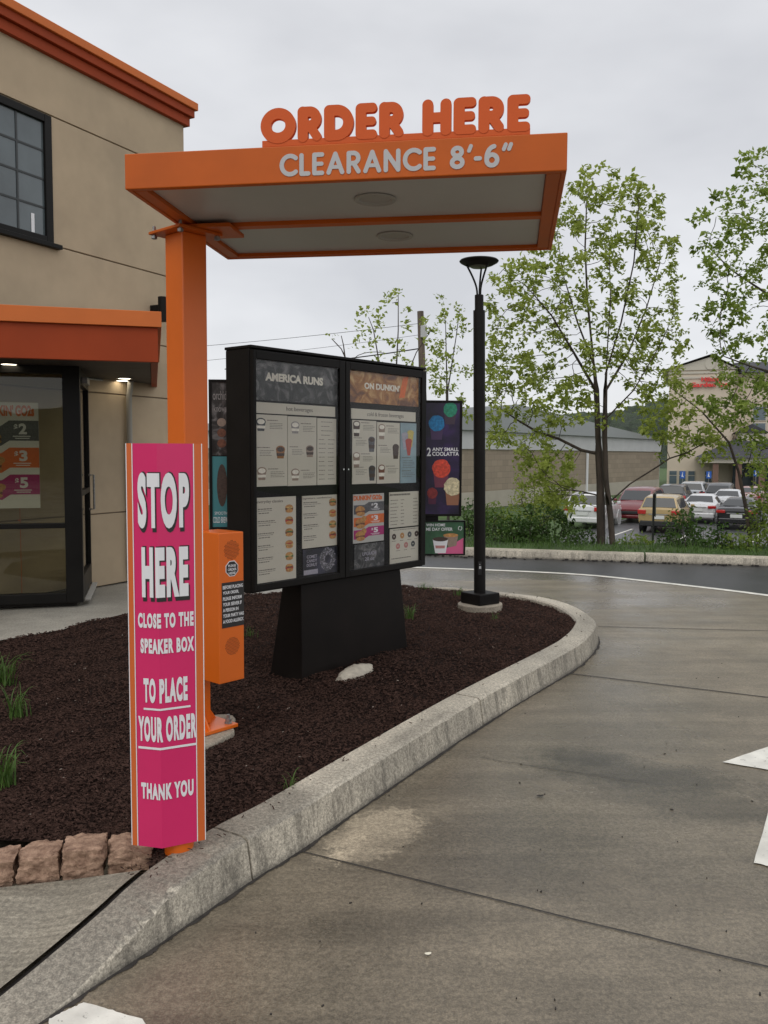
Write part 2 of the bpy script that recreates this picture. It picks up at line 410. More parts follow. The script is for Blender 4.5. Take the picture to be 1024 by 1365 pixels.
def strokemesh(body, w, h, d, bold=0.085):
    """rounded signage capitals: each stroke a capsule, its outline traced and pulled out"""
    k = (body, bold)
    if k not in _sc:
        fat = bold > .12; x = 0; loops = []
        for ch in body:
            st, adv = glyph(ch, bold, fat)
            if st:
                hh = 0.016; gx = np.arange(-.06, adv+.1, hh); gy = np.arange(-.06, 1.08, hh)
                X, Y = np.meshgrid(gx, gy); F = np.full(X.shape, 9.0)
                for pl, r in st:
                    for (ax, ay), (bx, by) in zip(pl[:-1], pl[1:]):
                        dx, dy = bx-ax, by-ay; l2 = dx*dx+dy*dy+1e-12
                        t = np.clip(((X-ax)*dx+(Y-ay)*dy)/l2, 0, 1)
                        F = np.minimum(F, np.hypot(X-ax-t*dx, Y-ay-t*dy)-r)
                F[F == 0] = 1e-6
                for lp in contours(F, gx[0], gy[0], hh): loops.append([(p[0]+x, p[1]) for p in lp])
            x += adv + (.055 if fat else .10)
        cu = bpy.data.curves.new('strokes', 'CURVE'); cu.dimensions = '2D'; cu.fill_mode = 'BOTH'; cu.extrude = 0.05
        for lp in loops:
            s = cu.splines.new('POLY'); s.points.add(len(lp)-1)
            for p, q in zip(s.points, lp): p.co = (q[0], q[1], 0, 1)
            s.use_cyclic_u = True
        _sc[k] = curve_to_mesh(cu)
    vs, fs = _sc[k]
    return fit(vs, w, h, d), fs
def smooth_path(pts, n=8):
    pts = [Vector(p) for p in pts]; out_ = []
    for i in range(len(pts)-1):
        p0 = pts[max(i-1, 0)]; p1 = pts[i]; p2 = pts[i+1]; p3 = pts[min(i+2, len(pts)-1)]
        for k in range(n):
            t = k/n
            out_.append(0.5*((2*p1)+(p2-p0)*t+(2*p0-5*p1+4*p2-p3)*t*t+(3*p1-p0-3*p2+p3)*t*t*t))
    out_.append(pts[-1]); return out_
# ------------------------------------------------------------------ ground
M = {}
M['grass'] = mat('grass_ground', (0.055, 0.10, 0.022), 0.9, var=0.5, scale=1.6, bump=0.6, bscale=30, dist=0.05)
M['asphalt'] = mat('asphalt', (0.030, 0.030, 0.032), 0.42, var=0.35, scale=1.2, bump=0.5, bscale=160, dist=0.004)
M['lot'] = mat('lot_asphalt', (0.06, 0.062, 0.064), 0.38, var=0.3, scale=0.5, bump=0.3, bscale=90, dist=0.004)
M['white_paint'] = paintmat('road_paint', (0.70, 0.68, 0.61))
M['seam'] = mat('seam_dirt', (0.035, 0.030, 0.026), 0.9, var=0.4, scale=20)
M['mulch'] = mat('mulch', (0.028, 0.0165, 0.0135), 1.0, spec=.08, var=0.6, scale=40, bump=1.0, bscale=55, dist=0.03)
def P2(u, v, z=0.0): p = G(u, v, z); return (p.x, p.y)
st = []
px, py = P2(500, 1112); st.append((px, py, .27, .16, R(57), 1.75, 1.5, .16))        # pale dry patch by the kerb
px, py = P2(455, 1135); st.append((px, py, .16, .06, R(57), 1.35, 1.4, .2))
px, py = P2(860, 1035); st.append((px, py, .62, .22, R(-18), .46, .40, .6))        # damp band
px, py = P2(780, 1010); st.append((px, py, .26, .12, R(-10), .50, .35, .55))
px, py = P2(660, 1130); st.append((px, py, .50, .36, R(20), .76, .7, .6))
px, py = P2(940, 1075); st.append((px, py, .5, .18, R(-20), .62, .5, .6))
px, py = P2(480, 1330); st.append((px, py, .5, .2, R(40), .84, .8, .8))
px, py = P2(560, 1230); st.append((px, py, .40, .22, 0, .86, .9, .9))
px, py = P2(195, 1262); st.append((px, py, .10, .045, R(50), .45, .8, .9))         # dark spill
px, py = P2(720, 768); st.append((px, py, 1.1, .35, R(-20), .55, .10, .4))         # puddle
px, py = P2(590, 768); st.append((px, py, 1.0, .45, 0, .55, .14, .5))
px, py = P2(950, 850); st.append((px, py, 1.6, .5, R(-10), 1.12, 1.0, .9))  # grazing sky reflection on the far drive, painted in as paler concrete
M['drive'] = concrete('drive_concrete', (0.192, 0.160, 0.114), st, rough=(0.17, 0.42), streak=(R(-12), .5, 5), wet=.5)
kst = []
for (u, v, rx, ry, an, cf_, rf_) in ((450, 1050, .85, .12, 60, 1.28, 1.1), (560, 1010, .35, .05, 60, .75, 1), (700, 900, .5, .12, 55, .86, 1), (790, 850, .3, .14, 80, .80, 1)):
    px, py = P2(u, v); kst.append((px, py, rx, ry, R(an), cf_, rf_, .5))
M['kerb'] = concrete('kerb_concrete', (0.45, 0.405, 0.325), kst, rough=(.6, .8), fine=.32, wet=.9, bumpd=.010, damp=(*P2(190, 1215), .85, .36, R(55)))
M['walk'] = concrete('walk_concrete', (0.29, 0.262, 0.205), [], rough=(0.5, 0.7), streak=(R(-40), 2.5, 60), wet=.6)
M['walk2'] = concrete('path_concrete', (0.33, 0.31, 0.265), [], rough=(0.5, 0.7), wet=.5)

CB0, CB1 = G(623, 742), G(1024, 755)                     # foot of the far kerb
cdir = (CB1-CB0).normalized(); cnor = Vector((-cdir.y, cdir.x, 0))
def far(s, n, z=0.0): p = CB0 + cdir*s + cnor*n; return (p.x, p.y, z)
LOTZ = -1.95
def gz(n):
    if n < 0.1: return -0.08
    if n < 0.16: return 0.11
    if n < 1.6: return 0.11+0.03*math.sin(n*2)
    if n < 9: return 0.11-(0.11-LOTZ+0.06)*(n-1.6)/7.4
    return LOTZ-0.06
mb = MB(); rows = []
ns = [-70, -40, -20, -10, -4, -1, 0.095, 0.101, 0.16, .5, .9, 1.3, 1.6, 2.2, 3, 4, 5.5, 7, 9, 12, 18, 30, 60, 100, 200, 450, 1500]
ss = [-1500, -500, -200, -90, -50, -30, -20, -14, -10, -7, -5, -3, -1.5, 0, 1.5, 3, 4.5, 6, 8, 11, 15, 22, 35, 60, 100, 200, 500, 1500]
for n in ns:
    rows.append([far(s, n, gz(n)+(0.05*math.sin(s*1.7+n) if 0.9 < n < 8 else 0)) for s in ss])
struct(mb.grid(rows).build('ground', M['grass'], smooth=True, sharp=0))
# asphalt lane, the concrete drive laid on it
struct(MB().add([far(-40, 0.02), far(60, 0.02), far(60, -45), far(-40, -45)], [(0, 1, 2, 3)]).build('asphalt_lane', M['asphalt']))
edge = [P2(653, 759.5), P2(776, 765.6), P2(871, 775), P2(1024, 793), P2(1180, 818), P2(1400, 870)]
edge = [(edge[0][0]-9, edge[0][1]+1.3), (edge[0][0]-4, edge[0][1]+.75), (edge[0][0]-1.6, edge[0][1]+.35)] + edge
edge = [(p.x, p.y) for p in smooth_path([(a, b, 0) for a, b in edge], 6)]
drv = edge + [(14, 5), (14, -30), (-25, -30), (-25, 12)]
struct(MB().add([(a, b, 0.004) for a, b in drv], [tuple(range(len(drv)))[::-1]]).build('driveway', M['drive']))
# pale edging line along the drive
mb = MB(); l0 = []; l1 = []
for i, (a, b) in enumerate(edge):
    q = edge[min(i+1, len(edge)-1)]; p = edge[max(i-1, 0)]
    t = Vector((q[0]-p[0], q[1]-p[1], 0)).normalized(); n = Vector((-t.y, t.x, 0))
    l0.append((a-n.x*.02, b-n.y*.02, .008)); l1.append((a-n.x*.13, b-n.y*.13, .008))
struct(mb.grid([l1, l0]).build('edge_line', M['white_paint']))
# saw-cut joints in the drive
mb = MB()
def seam(pts, w=0.006, z=0.008):
    pts = [Vector((p[0], p[1], 0)) for p in pts]
    a = []; b = []
    for i, p in enumerate(pts):
        t = (pts[min(i+1, len(pts)-1)]-pts[max(i-1, 0)]).normalized(); n = Vector((-t.y, t.x, 0))
        a.append((p.x+n.x*w, p.y+n.y*w, z)); b.append((p.x-n.x*w, p.y-n.y*w, z))
    mb.grid([a, b])
def seampx(a, b, w, n=14, amp=.003):
    p, q = G(*a), G(*b); q = p+(q-p)*1.8
    seam([(p.x+(q.x-p.x)*i/n+random.uniform(-amp, amp), p.y+(q.y-p.y)*i/n+random.uniform(-amp, amp)) for i in range(n+1)], w)
seampx((403, 1137), (1024, 1292), .0035); seampx((760, 899), (1024, 931), .007); seampx((797, 836), (1024, 842), .006)
seampx((640, 1012), (760, 1030), .002, amp=.006)
struct(mb.build('drive_joints', M['seam']))
# painted arrow on the drive and the mark at the lower left
mb = MB()
ad = (G(1024, 1085)-G(1005, 1150)).normalized(); ap = Vector((ad.y, -ad.x, 0))
sb = G(1005, 1153); tipL = G(963, 1018)
s_al = (tipL-sb).dot(ad)
def aw(s, w): p = sb+ad*s+ap*w; return (p.x, p.y, .009)
wl = (tipL-sb).dot(ap); wc = .10
def worn(pts, n=14, amp=.0022):
    o_ = []
    for i in range(len(pts)):
        p, q = Vector(pts[i]), Vector(pts[(i+1) % len(pts)])
        for k in range(n):
            x = p.lerp(q, k/n); a_ = amp if 0 < k else amp*.3
            o_.append((x.x+random.uniform(-a_, a_), x.y+random.uniform(-a_, a_), x.z))
    return o_
for poly in ([aw(0, 0), aw(s_al+.01, 0), aw(s_al+.01, .20), aw(0, .20)], [aw(s_al, wl), aw(s_al+.75, .10), aw(s_al, .2-wl)]):
    w_ = worn(poly); mb.add(w_, [tuple(range(len(w_)))[::-1]])
struct(mb.build('lane_arrow', M['white_paint']))
c0 = G(112, 1340); w_ = worn([tuple(G(66, 1362).to_3d()[:2])+(.009,), (c0.x, c0.y, .009), (G(190, 1362).x, G(190, 1362).y, .009), (G(250, 1440).x, G(250, 1440).y, .009), (G(60, 1440).x, G(60, 1440).y, .009)])
struct(MB().add(w_, [tuple(range(len(w_)))[::-1]]).build('lane_marking', M['white_paint']))
# far kerb with joints
for a, b in ((-14, -8), (-8, -4.3), (-4.3, -.6), (-.6, 2.55), (2.55, 5.7), (5.7, 9), (9, 13), (13, 20)):
    k = MB(); n = 10; rows = []
    for i in range(n+1):
        s = a+.012+(b-a-.024)*i/n; j = random.uniform(-.006, .006)
        rows.append([far(s, 0+j, 0), far(s, .012+j, .10), far(s, .03+j, .122), far(s, .17, .125), far(s, .18, 0.0)])
    k.grid(rows); k.add(rows[0], [(0, 1, 2, 3, 4)]); k.add(rows[-1], [(4, 3, 2, 1, 0)])
    struct(k.build('far_kerb', M['kerb'], smooth=True, sharp=50))
# dirt and litter washed against the far kerb: small dark clods
mb = MB()
for i in range(420):
    s = random.uniform(-6, 9); n = -abs(random.gauss(0, .07))-.01; p = far(s, n, .004); r = random.uniform(.008, .028)
    mb.box((p[0], p[1], p[2]+r*.3), (r*random.uniform(1, 2.5), r, r*.7), random.uniform(0, 3))
tag(mb.build('leaf_litter', M['seam']), 'dark litter washed along the foot of the far kerb', 'litter', kind='stuff')

# ------------------------------------------------------------------ island kerb
KH = 0.155
kb = [G(u, v) for u, v in ((-30, 1428), (20, 1391), (58, 1363), (121, 1321), (190, 1276), (250, 1235), (336, 1176), (400, 1136), (500, 1066), (644, 968), (759, 898), (783, 880), (796, 863))]
kb += [Vector((G(u, v, KH).x+dx, G(u, v, KH).y, 0)) for u, v, dx in ((791, 825, .03), (765, 807, .02), (729, 796, 0), (684, 790, 0), (600, 781, 0), (535, 776, 0))]
kh = [0, 0, .004, .034, .09, .138, KH, KH, KH, KH, KH, KH, KH, KH, KH, KH, KH, KH-.01, .10]
kw = [.15]*16 + [.10, .05, .04]
ki = [0, .018, .034, .062, .100, .136]+kh[6:]        # the ramp's inner edge stays higher than its lip
kpts = smooth_path([(p.x, p.y, h) for p, h in zip(kb, kh)], 28)
kwid = smooth_path([(w, h_, 0) for w, h_ in zip(kw, ki)], 28)
def kerb_section(i):
    p = kpts[i]; t = (kpts[min(i+1, len(kpts)-1)]-kpts[max(i-1, 0)]); t.z = 0; t.normalize()
    n = Vector((-t.y, t.x, 0)); w = kwid[i].x; h = max(p.z, .006); bt = .03*h/KH
    from mathutils import noise as mn_
    j = .0022*mn_.fractal(Vector((p.x*9, p.y*9, 0)), .7, 2.1, 4)*min(1, h/.05); c_ = abs(mn_.fractal(Vector((p.x*22, p.y*22, 5)), .6, 2.2, 4)); c_ = max(0, c_-.30)*.016*min(1, h/.05)
    q = lambda d, z: (p.x+n.x*d, p.y+n.y*d, z)
    r = min(.011, h*.4)
    return [q(j, 0), q(bt*.8+j, h-r-c_), q(bt+r*.4+j+c_, h-r*.25-c_*.6), q(bt+r+j+c_, h-c_*.2), q(bt+w, max(kwid[i].y, h)+.003), q(bt+w+.012, max(kwid[i].y, h)-.01), q(bt+w+.012, -.02)]
secs = [kerb_section(i) for i in range(len(kpts))]
def nearest(u, v):
    g = G(u, v); return min(range(len(kpts)), key=lambda i: (kpts[i].x-g.x)**2+(kpts[i].y-g.y)**2)
cuts = [0, nearest(337, 1176), nearest(644, 968), nearest(735, 796), len(kpts)-1]
for a, b in zip(cuts[:-1], cuts[1:]):
    k = MB(); rr = [list(map(Vector, secs[i])) for i in range(a, b+1)]
    if a: rr[0] = [p+(q-p).normalized()*min(.014, (q-p).length*.9) for p, q in zip(rr[0], rr[1])]
    k.grid([[tuple(p) for p in r] for r in rr]); k.add(rr[0], [tuple(range(7))]); k.add(rr[-1], [tuple(range(7))[::-1]])
    struct(k.build('island_kerb', M['kerb'], smooth=True, sharp=28))
# grime line where the kerb meets the drive
mb = MB()
ga = [(s[0][0], s[0][1], .0065) for s in secs]; 
gb = []
for i, s in enumerate(secs):
    d = (Vector(s[0])-Vector(s[4])); d.z = 0; d.normalize(); w = .006+.012*abs(math.sin(i*.23)*math.sin(i*.071))+random.uniform(0, .005)
    gb.append((s[0][0]+d.x*w, s[0][1]+d.y*w, .0065))
struct(mb.grid([gb, ga]).build('gutter_grime', M['seam']))

# ------------------------------------------------------------------ planted bed
inner = [(s[4][0], s[4][1]) for s in secs]
i0 = nearest(205, 1215)
inn = inner[i0:]
back = [P2(535, 776, .13), P2(430, 783, .13), P2(330, 793, .13), P2(165, 818, .13), P2(82, 840, .13), P2(0, 855, .13), P2(-150, 890, .13), P2(-260, 960, .13)]
sn = [P2(-200, 1150, .12), P2(0, 1128, .12), P2(60, 1122, .12), P2(140, 1117, .12), P2(198, 1140, .11)]
bed = inn + back + sn
BED = np.array(bed)
def inside(x, y, poly=BED):
    r = np.zeros(np.shape(x), bool); n = len(poly); j = n-1
    for i in range(n):
        xi, yi = poly[i]; xj, yj = poly[j]
        if yi != yj: r ^= ((yi > y) != (yj > y)) & (x < (xj-xi)*(y-yi)/(yj-yi)+xi)
        j = i
    return r
def bz(x, y):
    return .125+.012*np.sin(x*3.1+.4)*np.cos(y*2.3)+.008*np.sin(x*9+y*7)+.006*np.cos(x*17-y*13)+.05*np.exp(-((x+.2)**2+(y-5.9)**2)/.9)
bm = bmesh.new(); vs = [bm.verts.new((a, b, 0)) for a, b in bed]; bm.faces.new(vs)
bmesh.ops.triangulate(bm, faces=bm.faces[:])
for c in np.arange(-3.4, 2.0, .16):
    bmesh.ops.bisect_plane(bm, geom=bm.verts[:]+bm.edges[:]+bm.faces[:], plane_co=(c, 0, 0), plane_no=(1, 0, 0))
for c in np.arange(2.6, 9.6, .16):
    bmesh.ops.bisect_plane(bm, geom=bm.verts[:]+bm.edges[:]+bm.faces[:], plane_co=(0, c, 0), plane_no=(0, 1, 0))
for v in bm.verts: v.co.z = float(bz(v.co.x, v.co.y))
bmesh.ops.recalc_face_normals(bm, faces=bm.faces[:])
me = bpy.data.meshes.new('planting_bed'); bm.to_mesh(me); bm.free(); me.materials.append(M['mulch'])
if me.polygons[0].normal.z < 0: me.flip_normals()
o = bpy.data.objects.new('planting_bed', me); COL.objects.link(o); struct(o)
# shredded bark: loose chips over the whole bed, denser near the viewer
def chips(n, name, m, sz, seed, label, cat, spill=0):
    g = np.random.default_rng(seed); V = []; F = []; got = 0
    while got < n:
        d = 2.6+7.0*g.random(4000)**1.7; x = (g.random(4000)*2-1.04)*.62*d; y = d
        ok = inside(x, y) if not spill else (~inside(x, y) & np.array([min((kp[0]-a)**2+(kp[1]-b)**2 for kp in inner[i0::9]) < .10**2*g.random() for a, b in zip(x, y)])); x = x[ok]; y = y[ok]
        for a, b in zip(x, y):
            if got >= n: break
            k = .55+.45*b/3.2; l = sz*k*g.uniform(.5, 1.8); w = sz*k*g.uniform(.18, .5); h = sz*.25*k
            an = g.uniform(0, 6.28); tl = g.normal(0, .45); ca, sa = math.cos(an), math.sin(an); z = float(bz(a, b))+.004 if not spill else KH+.004
            base = len(V)
            for sx, sy, hz in ((-1, -1, 0), (1, -.6, 0), (.8, 1, 0), (-1, .7, 0), (-.6, -.2, 1), (.7, .2, 1)):
                X, Y = sx*l/2, sy*w/2; V.append((a+X*ca-Y*sa, b+X*sa+Y*ca, z+hz*h+X*math.sin(tl)*.7+.004))
            F += [(base, base+1, base+5, base+4), (base+1, base+2, base+5), (base+2, base+3, base+4, base+5), (base+3, base, base+4)]
            got += 1
    k = MB(); k.add(V, F); return tag(k.build(name, m), label, cat, kind='stuff')
M['bark'] = mat('bark_chip', (0.032, 0.0175, 0.0135), 1.0, spec=.08, var=.75, scale=60, var2=(.095, .055, .043))
M['bark_pale'] = mat('bark_chip_pale', (0.36, 0.30, 0.25), .85, var=.4, scale=30)
chips(80000, 'mulch', M['bark'], .0135, 3, 'dark brown shredded bark mulch filling the kerbed island bed', 'mulch')
chips(170, 'pale_chips', M['bark_pale'], .010, 5, 'scattered pale wood chips and grit lying on the dark mulch', 'wood chips')

# ------------------------------------------------------------------ pavement at the lower left and the path by the store
gap = [inner[i] for i in range(0, i0+1)]
nrm = []
for i in range(len(gap)):
    t_ = Vector(gap[min(i+1, len(gap)-1)])-Vector(gap[max(i-1, 0)]); t_.normalize(); nrm.append((-t_.y, t_.x))
ga = [(a+n_[0]*.034, b+n_[1]*.034) for (a, b), n_ in zip(gap, nrm)]
zi = [max(kwid[i].y, kpts[i].z, .008)*.95 for i in range(0, i0+1)]
top = [P2(200, 1158, .09), P2(100, 1170, .09), P2(0, 1181, .09), P2(-250, 1210, .08)]
vs = [(a, b, z) for (a, b), z in zip(ga, zi)] + [(a, b, .085) for a, b in top] + [(-4.5, 2.4, .04), (-3, 0, .01)]
struct(MB().add(vs, [tuple(range(len(vs)))[::-1]]).build('pavement', M['walk']))
struct(MB().grid([[(a, b, max(z-.022, .0048)) for (a, b), z in zip(gap, zi)], [(a+n_[0]*.01, b+n_[1]*.01, max(z-.022, .0048)) for (a, b), n_, z in zip(ga, nrm, zi)]]).build('pavement_joint', M['seam']))
pw = [(a, b) for a, b in back]
vs = [(pw[0][0], pw[0][1], .012)] + [(a+.004, b-.01, z) for (a, b), z in zip(pw[1:], (.03, .08, .13, .135, .14, .14, .14))]
vs += [(-6, 4.0, .14), (-9, 7, .14), (-5, 13, .14), (-1.9, 13, .10), (-1.2, 11.2, .06), (.2, 10.2, .012)]
struct(MB().add(vs, [tuple(range(len(vs)))[::-1]]).build('path', M['walk2']))

chips(60, 'spilled_chips', M['bark'], .012, 8, 'few dark bark chips spilled onto the kerb top', 'wood chips', 1)
# ------------------------------------------------------------------ shared finishes
M['orange'] = mat('orange_paint', (0.52, 0.104, 0.009), 0.42, spec=.25, var=.09, scale=2.5, bump=.04, bscale=220, dist=.001)
M['orange_bright'] = mat('orange_enamel', (0.72, 0.140, 0.009), 0.32, var=.04, scale=3, bump=.04, bscale=220, dist=.001)
M['orange_letter'] = mat('orange_letter', (0.62, 0.100, 0.016), 0.5, spec=.25)
M['soffit_panel'] = mat('grey_panel', (0.48, 0.475, 0.46), 0.40, var=.05, scale=2)
M['grey_vinyl'] = mat('grey_vinyl', (0.46, 0.46, 0.46), 0.5)
M['steel'] = mat('steel', (0.30, 0.29, 0.28), 0.45, metal=.8, var=.3, scale=40)
M['black'] = mat('black_metal', (0.009, 0.0078, 0.007), 0.5, spec=.16, var=.25, scale=5, bump=.05, bscale=200, dist=.001)
M['black_matte'] = mat('black_matte', (0.010, 0.009, 0.009), 0.6, var=.2, scale=5)
M['white'] = mat('white_print', (0.78, 0.78, 0.79), 0.45)
M['ink'] = mat('black_print', (0.02, 0.018, 0.018), 0.5)
M['pink'] = mat('pink_print', (0.66, 0.022, 0.135), 0.30, var=.04, scale=3)
M['sign_orange'] = mat('orange_print', (0.62, 0.13, 0.025), 0.4)
M['concrete_pad'] = concrete('pad_concrete', (0.36, 0.31, 0.24), [], rough=(.7, .85), fine=.25, wet=.8, bumpd=.01)

# ------------------------------------------------------------------ canopy over the lane
CZ = 2.60
FL_, FR_, BR_ = G(166.6, 252.6, CZ), G(756, 227.3, CZ), G(720, 334, CZ)
cf = Fr((FL_.x, FL_.y, 0), (FR_-FL_))
W = (FR_-FL_).length; D = cf.loc(BR_).y
FH = cf.pl(757, 176)[1]-CZ
t = thing('order_canopy', 'orange steel drive-through canopy on a square post, rounded letters standing on its roof edge', 'canopy', cf)
cp = t
b = .075
mb = MB().obox(0, W, 0, .02, CZ, CZ+FH).obox(0, W, D-.02, D, CZ, CZ+FH).obox(0, .02, .02, D-.02, CZ, CZ+FH).obox(W-.02, W, .02, D-.02, CZ, CZ+FH)
mb.build('fascia', M['orange'], t, bevel=.004)
ym = D*.51
mb = MB().obox(.02, W-.02, .02, b*.6, CZ+.004, CZ+.05).obox(.02, W-.02, D-b*.6, D-.02, CZ+.004, CZ+.05)
mb.obox(.02, b, b*.6, D-b*.6, CZ+.004, CZ+.05).obox(W-b, W-.02, b*.6, D-b*.6, CZ+.004, CZ+.05).obox(b, W-b, ym-.03, ym+.03, CZ+.003, CZ+.05)
mb.build('frame_beams', M['orange'], t, bevel=.003)
for y0, y1 in ((b*.6+.002, ym-.032), (ym+.032, D-b*.6-.002)):
    p = MB().obox(b+.002, W-b-.002, y0, y1, CZ+.022, CZ+.03).build('ceiling_panel', M['soffit_panel'], t)
    yc = (y0+y1)/2
    l = MB().lathe([(.088, 0), (.092, -.004), (.088, -.008), (.072, -.006), (.068, .0), (.04, .002)], (W*.555, yc, CZ+.0215), 32).build('downlight', mat('downlight_trim', (.36, .35, .33), .4), p, smooth=True)
MB().obox(.02, W-.02, .02, D-.02, CZ+FH-.03, CZ+FH-.004).build('roof_sheet', M['orange'], t)
# raised lettering and its rail
x0, _ = cf.pl(350, 190, .01); x1, _ = cf.pl(707, 165, .01)
ztop = cf.pl(690, 130, .03)[1]; zO = cf.pl(380, 147, .03)[1]
zt = (ztop+zO)/2
MB().obox(x0, x1, .004, .026, CZ+FH, CZ+FH+.026).build('letter_rail', M['orange_letter'], t, bevel=.002)
xs = [cf.pl(u, 150, .03)[0] for u in (350, 539, 564, 707)]
for w_, a, c in (('ORDER', xs[0], xs[1]), ('HERE', xs[2], xs[3])):
    MB().txt(w_, a, c, CZ+FH+.012, zt, .022, .020, .152, strokemesh).build('lettering', M['orange_letter'], t)
c0 = cf.pl(373, 235, 0); c1 = cf.pl(684, 190, 0)
zb_ = (cf.pl(395, 236)[1]+cf.pl(560, 227)[1])/2; zt_ = (cf.pl(395, 204)[1]+cf.pl(560, 195)[1])/2
MB().txt("CLEARANCE 8'-6\"", c0[0], c1[0], zb_, zt_, 0, .0025, .098, strokemesh).build('clearance_lettering', M['grey_vinyl'], t)
# post
pc = (-.957, 4.20)
PA = math.atan2(.75, .66)
pf = Fr((pc[0], pc[1], 0), ang=PA)
MB().obox(-.07, .07, -.07, .07, .185, CZ-.03).build('post', M['orange_bright'], t, pf, bevel=.006)
mb = MB().obox(-.165, .165, -.165, .165, .165, .183)
mb.build('base_plate', M['orange_bright'], t, pf, bevel=.003)
for s in (-1, 1):
    g = MB().add([(s*.07, -.004, .183), (s*.15, -.004, .183), (s*.07, -.004, .30), (s*.07, .004, .183), (s*.15, .004, .183), (s*.07, .004, .30)], [(0, 1, 2), (5, 4, 3), (0, 3, 4, 1), (1, 4, 5, 2), (2, 5, 3, 0)])
    g.build('gusset', M['orange_bright'], t, pf)
    g = MB().add([(-.004, s*.07, .183), (-.004, s*.15, .183), (-.004, s*.07, .30), (.004, s*.07, .183), (.004, s*.15, .183), (.004, s*.07, .30)], [(0, 1, 2), (5, 4, 3), (0, 3, 4, 1), (1, 4, 5, 2), (2, 5, 3, 0)])
    g.build('gusset', M['orange_bright'], t, pf)
for sx in (-1, 1):
    for sy in (-1, 1):
        MB().lathe([(.020, 0), (.020, .006), (.015, .008), (.015, .024), (.009, .026), (.009, .045)], (sx*.13, sy*.13, .183), 6).build('anchor_bolt', M['steel'], t, pf)
        MB().lathe([(.008, -.03), (.008, .03)], (sx*.105, sy*.105, CZ-.02), 8).lathe([(.015, -.028), (.015, -.016)], (sx*.105, sy*.105, CZ-.02), 6).build('bracket_bolt', M['steel'], t, pf)
MB().obox(-.125, .125, -.125, .125, CZ-.03, CZ-.016).build('top_bracket', M['orange'], t, pf, bevel=.003)
MB().obox(.03, .26, ym-.11, ym+.11, CZ-.0155, CZ+.0025).build('mounting_plate', M['orange'], t, bevel=.002)
pts = [(.212*(1+.18*math.sin(3*a+1)+.10*math.sin(5*a))*math.cos(a)*1.05, .212*(1+.18*math.sin(3*a+1)+.10*math.sin(5*a))*math.sin(a)) for a in np.linspace(0, 6.283, 40)[:-1]]
MB().prism([(p[0]-.0, p[1]-.03) for p in pts], .03, .163).build('concrete_pad', M['concrete_pad'], t, pf, bevel=.012, segs=3)

# ------------------------------------------------------------------ speaker box on the post
sf = Fr(pf.w((-.03, -.27, 0)), ang=PA)
SW, SZ0, SZ1, SD = .150, .437, 1.155, .195
t = thing('speaker_box', 'orange intercom box with two round grilles and black allergy notice on the canopy post', 'intercom', sf)
MB().obox(0, SW, 0, SD, SZ0, SZ1).build('housing', M['orange_bright'], t, bevel=.004)
M['hole'] = mat('grille_hole', (.10, .02, .01), .8)
for zc, rr in ((SZ1-.084, .046), (SZ1-.545, .044)):
    g = MB(); s = .0075
    for i in range(-8, 9):
        for j in range(-8, 9):
            x, z = (i+.5*(j % 2))*s, j*s*.87
            if math.hypot(x, z) < rr: g.disc(SW*.52+x, zc+z, .0021, .0021, 0, .001, 6)
    g.build('speaker_grille', M['hole'], t)
o8 = lambda r, cx, cz: [(cx+r*math.cos(R(22.5+45*i)), cz+r*math.sin(R(22.5+45*i))) for i in range(8)]
oz = SZ1-.172
mb = MB().prismy(o8(.040, SW*.52, oz), -.0012, 0); mb.build('octagon_border', M['white'], t)
od = MB().prismy(o8(.036, SW*.52, oz), -.0022, -.001).build('order_decal', M['ink'], t)
k = MB()
for i, (s_, w_) in enumerate((('PLEASE', .046), ('ORDER', .052), ('HERE', .040))):
    z = oz+.011-i*.018; k.txt(s_, SW*.52-w_/2, SW*.52+w_/2, z-.003, z+.009, -.0022, .001, .01)
k.build('lettering', M['white'], od)
n0 = SZ1-.236; n1 = SZ1-.452
nb = MB().plate(.017, SW-.001, n1, n0, 0, .002).build('allergy_notice', M['ink'], t)
k = MB(); ln = (('BEFORE PLACING', .120), ('YOUR ORDER,', .095), ('PLEASE INFORM', .112), ('YOUR SERVER IF', .112), ('A PERSON IN', .092), ('YOUR PARTY HAS', .124), ('A FOOD ALLERGY.', .124))
for i, (s_, w_) in enumerate(ln):
    z = n0-.014-i*.0272; k.txt(s_, .022, .022+w_, z-.0165, z, -.002, .001, .015)
k.build('lettering', M['white'], nb)
k = MB()
for i in range(4): k.tube([(SW+.001, .06, SZ1-.20-.017*i), (SW+.012, .06, SZ1-.20-.017*i)], .006, 8)
k.build('cable_glands', M['steel'], t)

# ------------------------------------------------------------------ folded STOP HERE sign on its bollard
SB = .185
Lp, Fp, Rp = G(176, 1126, SB), G(216, 1131, SB), G(274.5, 1119, SB)
ST = A(216, 591, Fp.y).z
gf = Fr((Fp.x, Fp.y, 0), ang=0)
t = thing('stop_sign_board', 'tall folded pink and orange sign telling drivers to stop, fixed round a bollard', 'sign', gf)
lL = (Lp-Fp).xy; rR = (Rp-Fp).xy; LL, RL = lL.length, rR.length
dl, dr = (lL/LL), (rR/RL)
nl = Vector((-dl.y, dl.x)); nl = nl if nl.y < 0 else -nl
nr = Vector((-dr.y, dr.x)); nr = nr if nr.y < 0 else -nr
def fold(s, off):
    """s along the sheet from the crease (left negative)"""
    nb_ = (nl+nr).normalized()
    if abs(s) < 1e-5: return nb_*off
    return (dl*(-s)+nl*off) if s < 0 else (dr*s+nr*off)
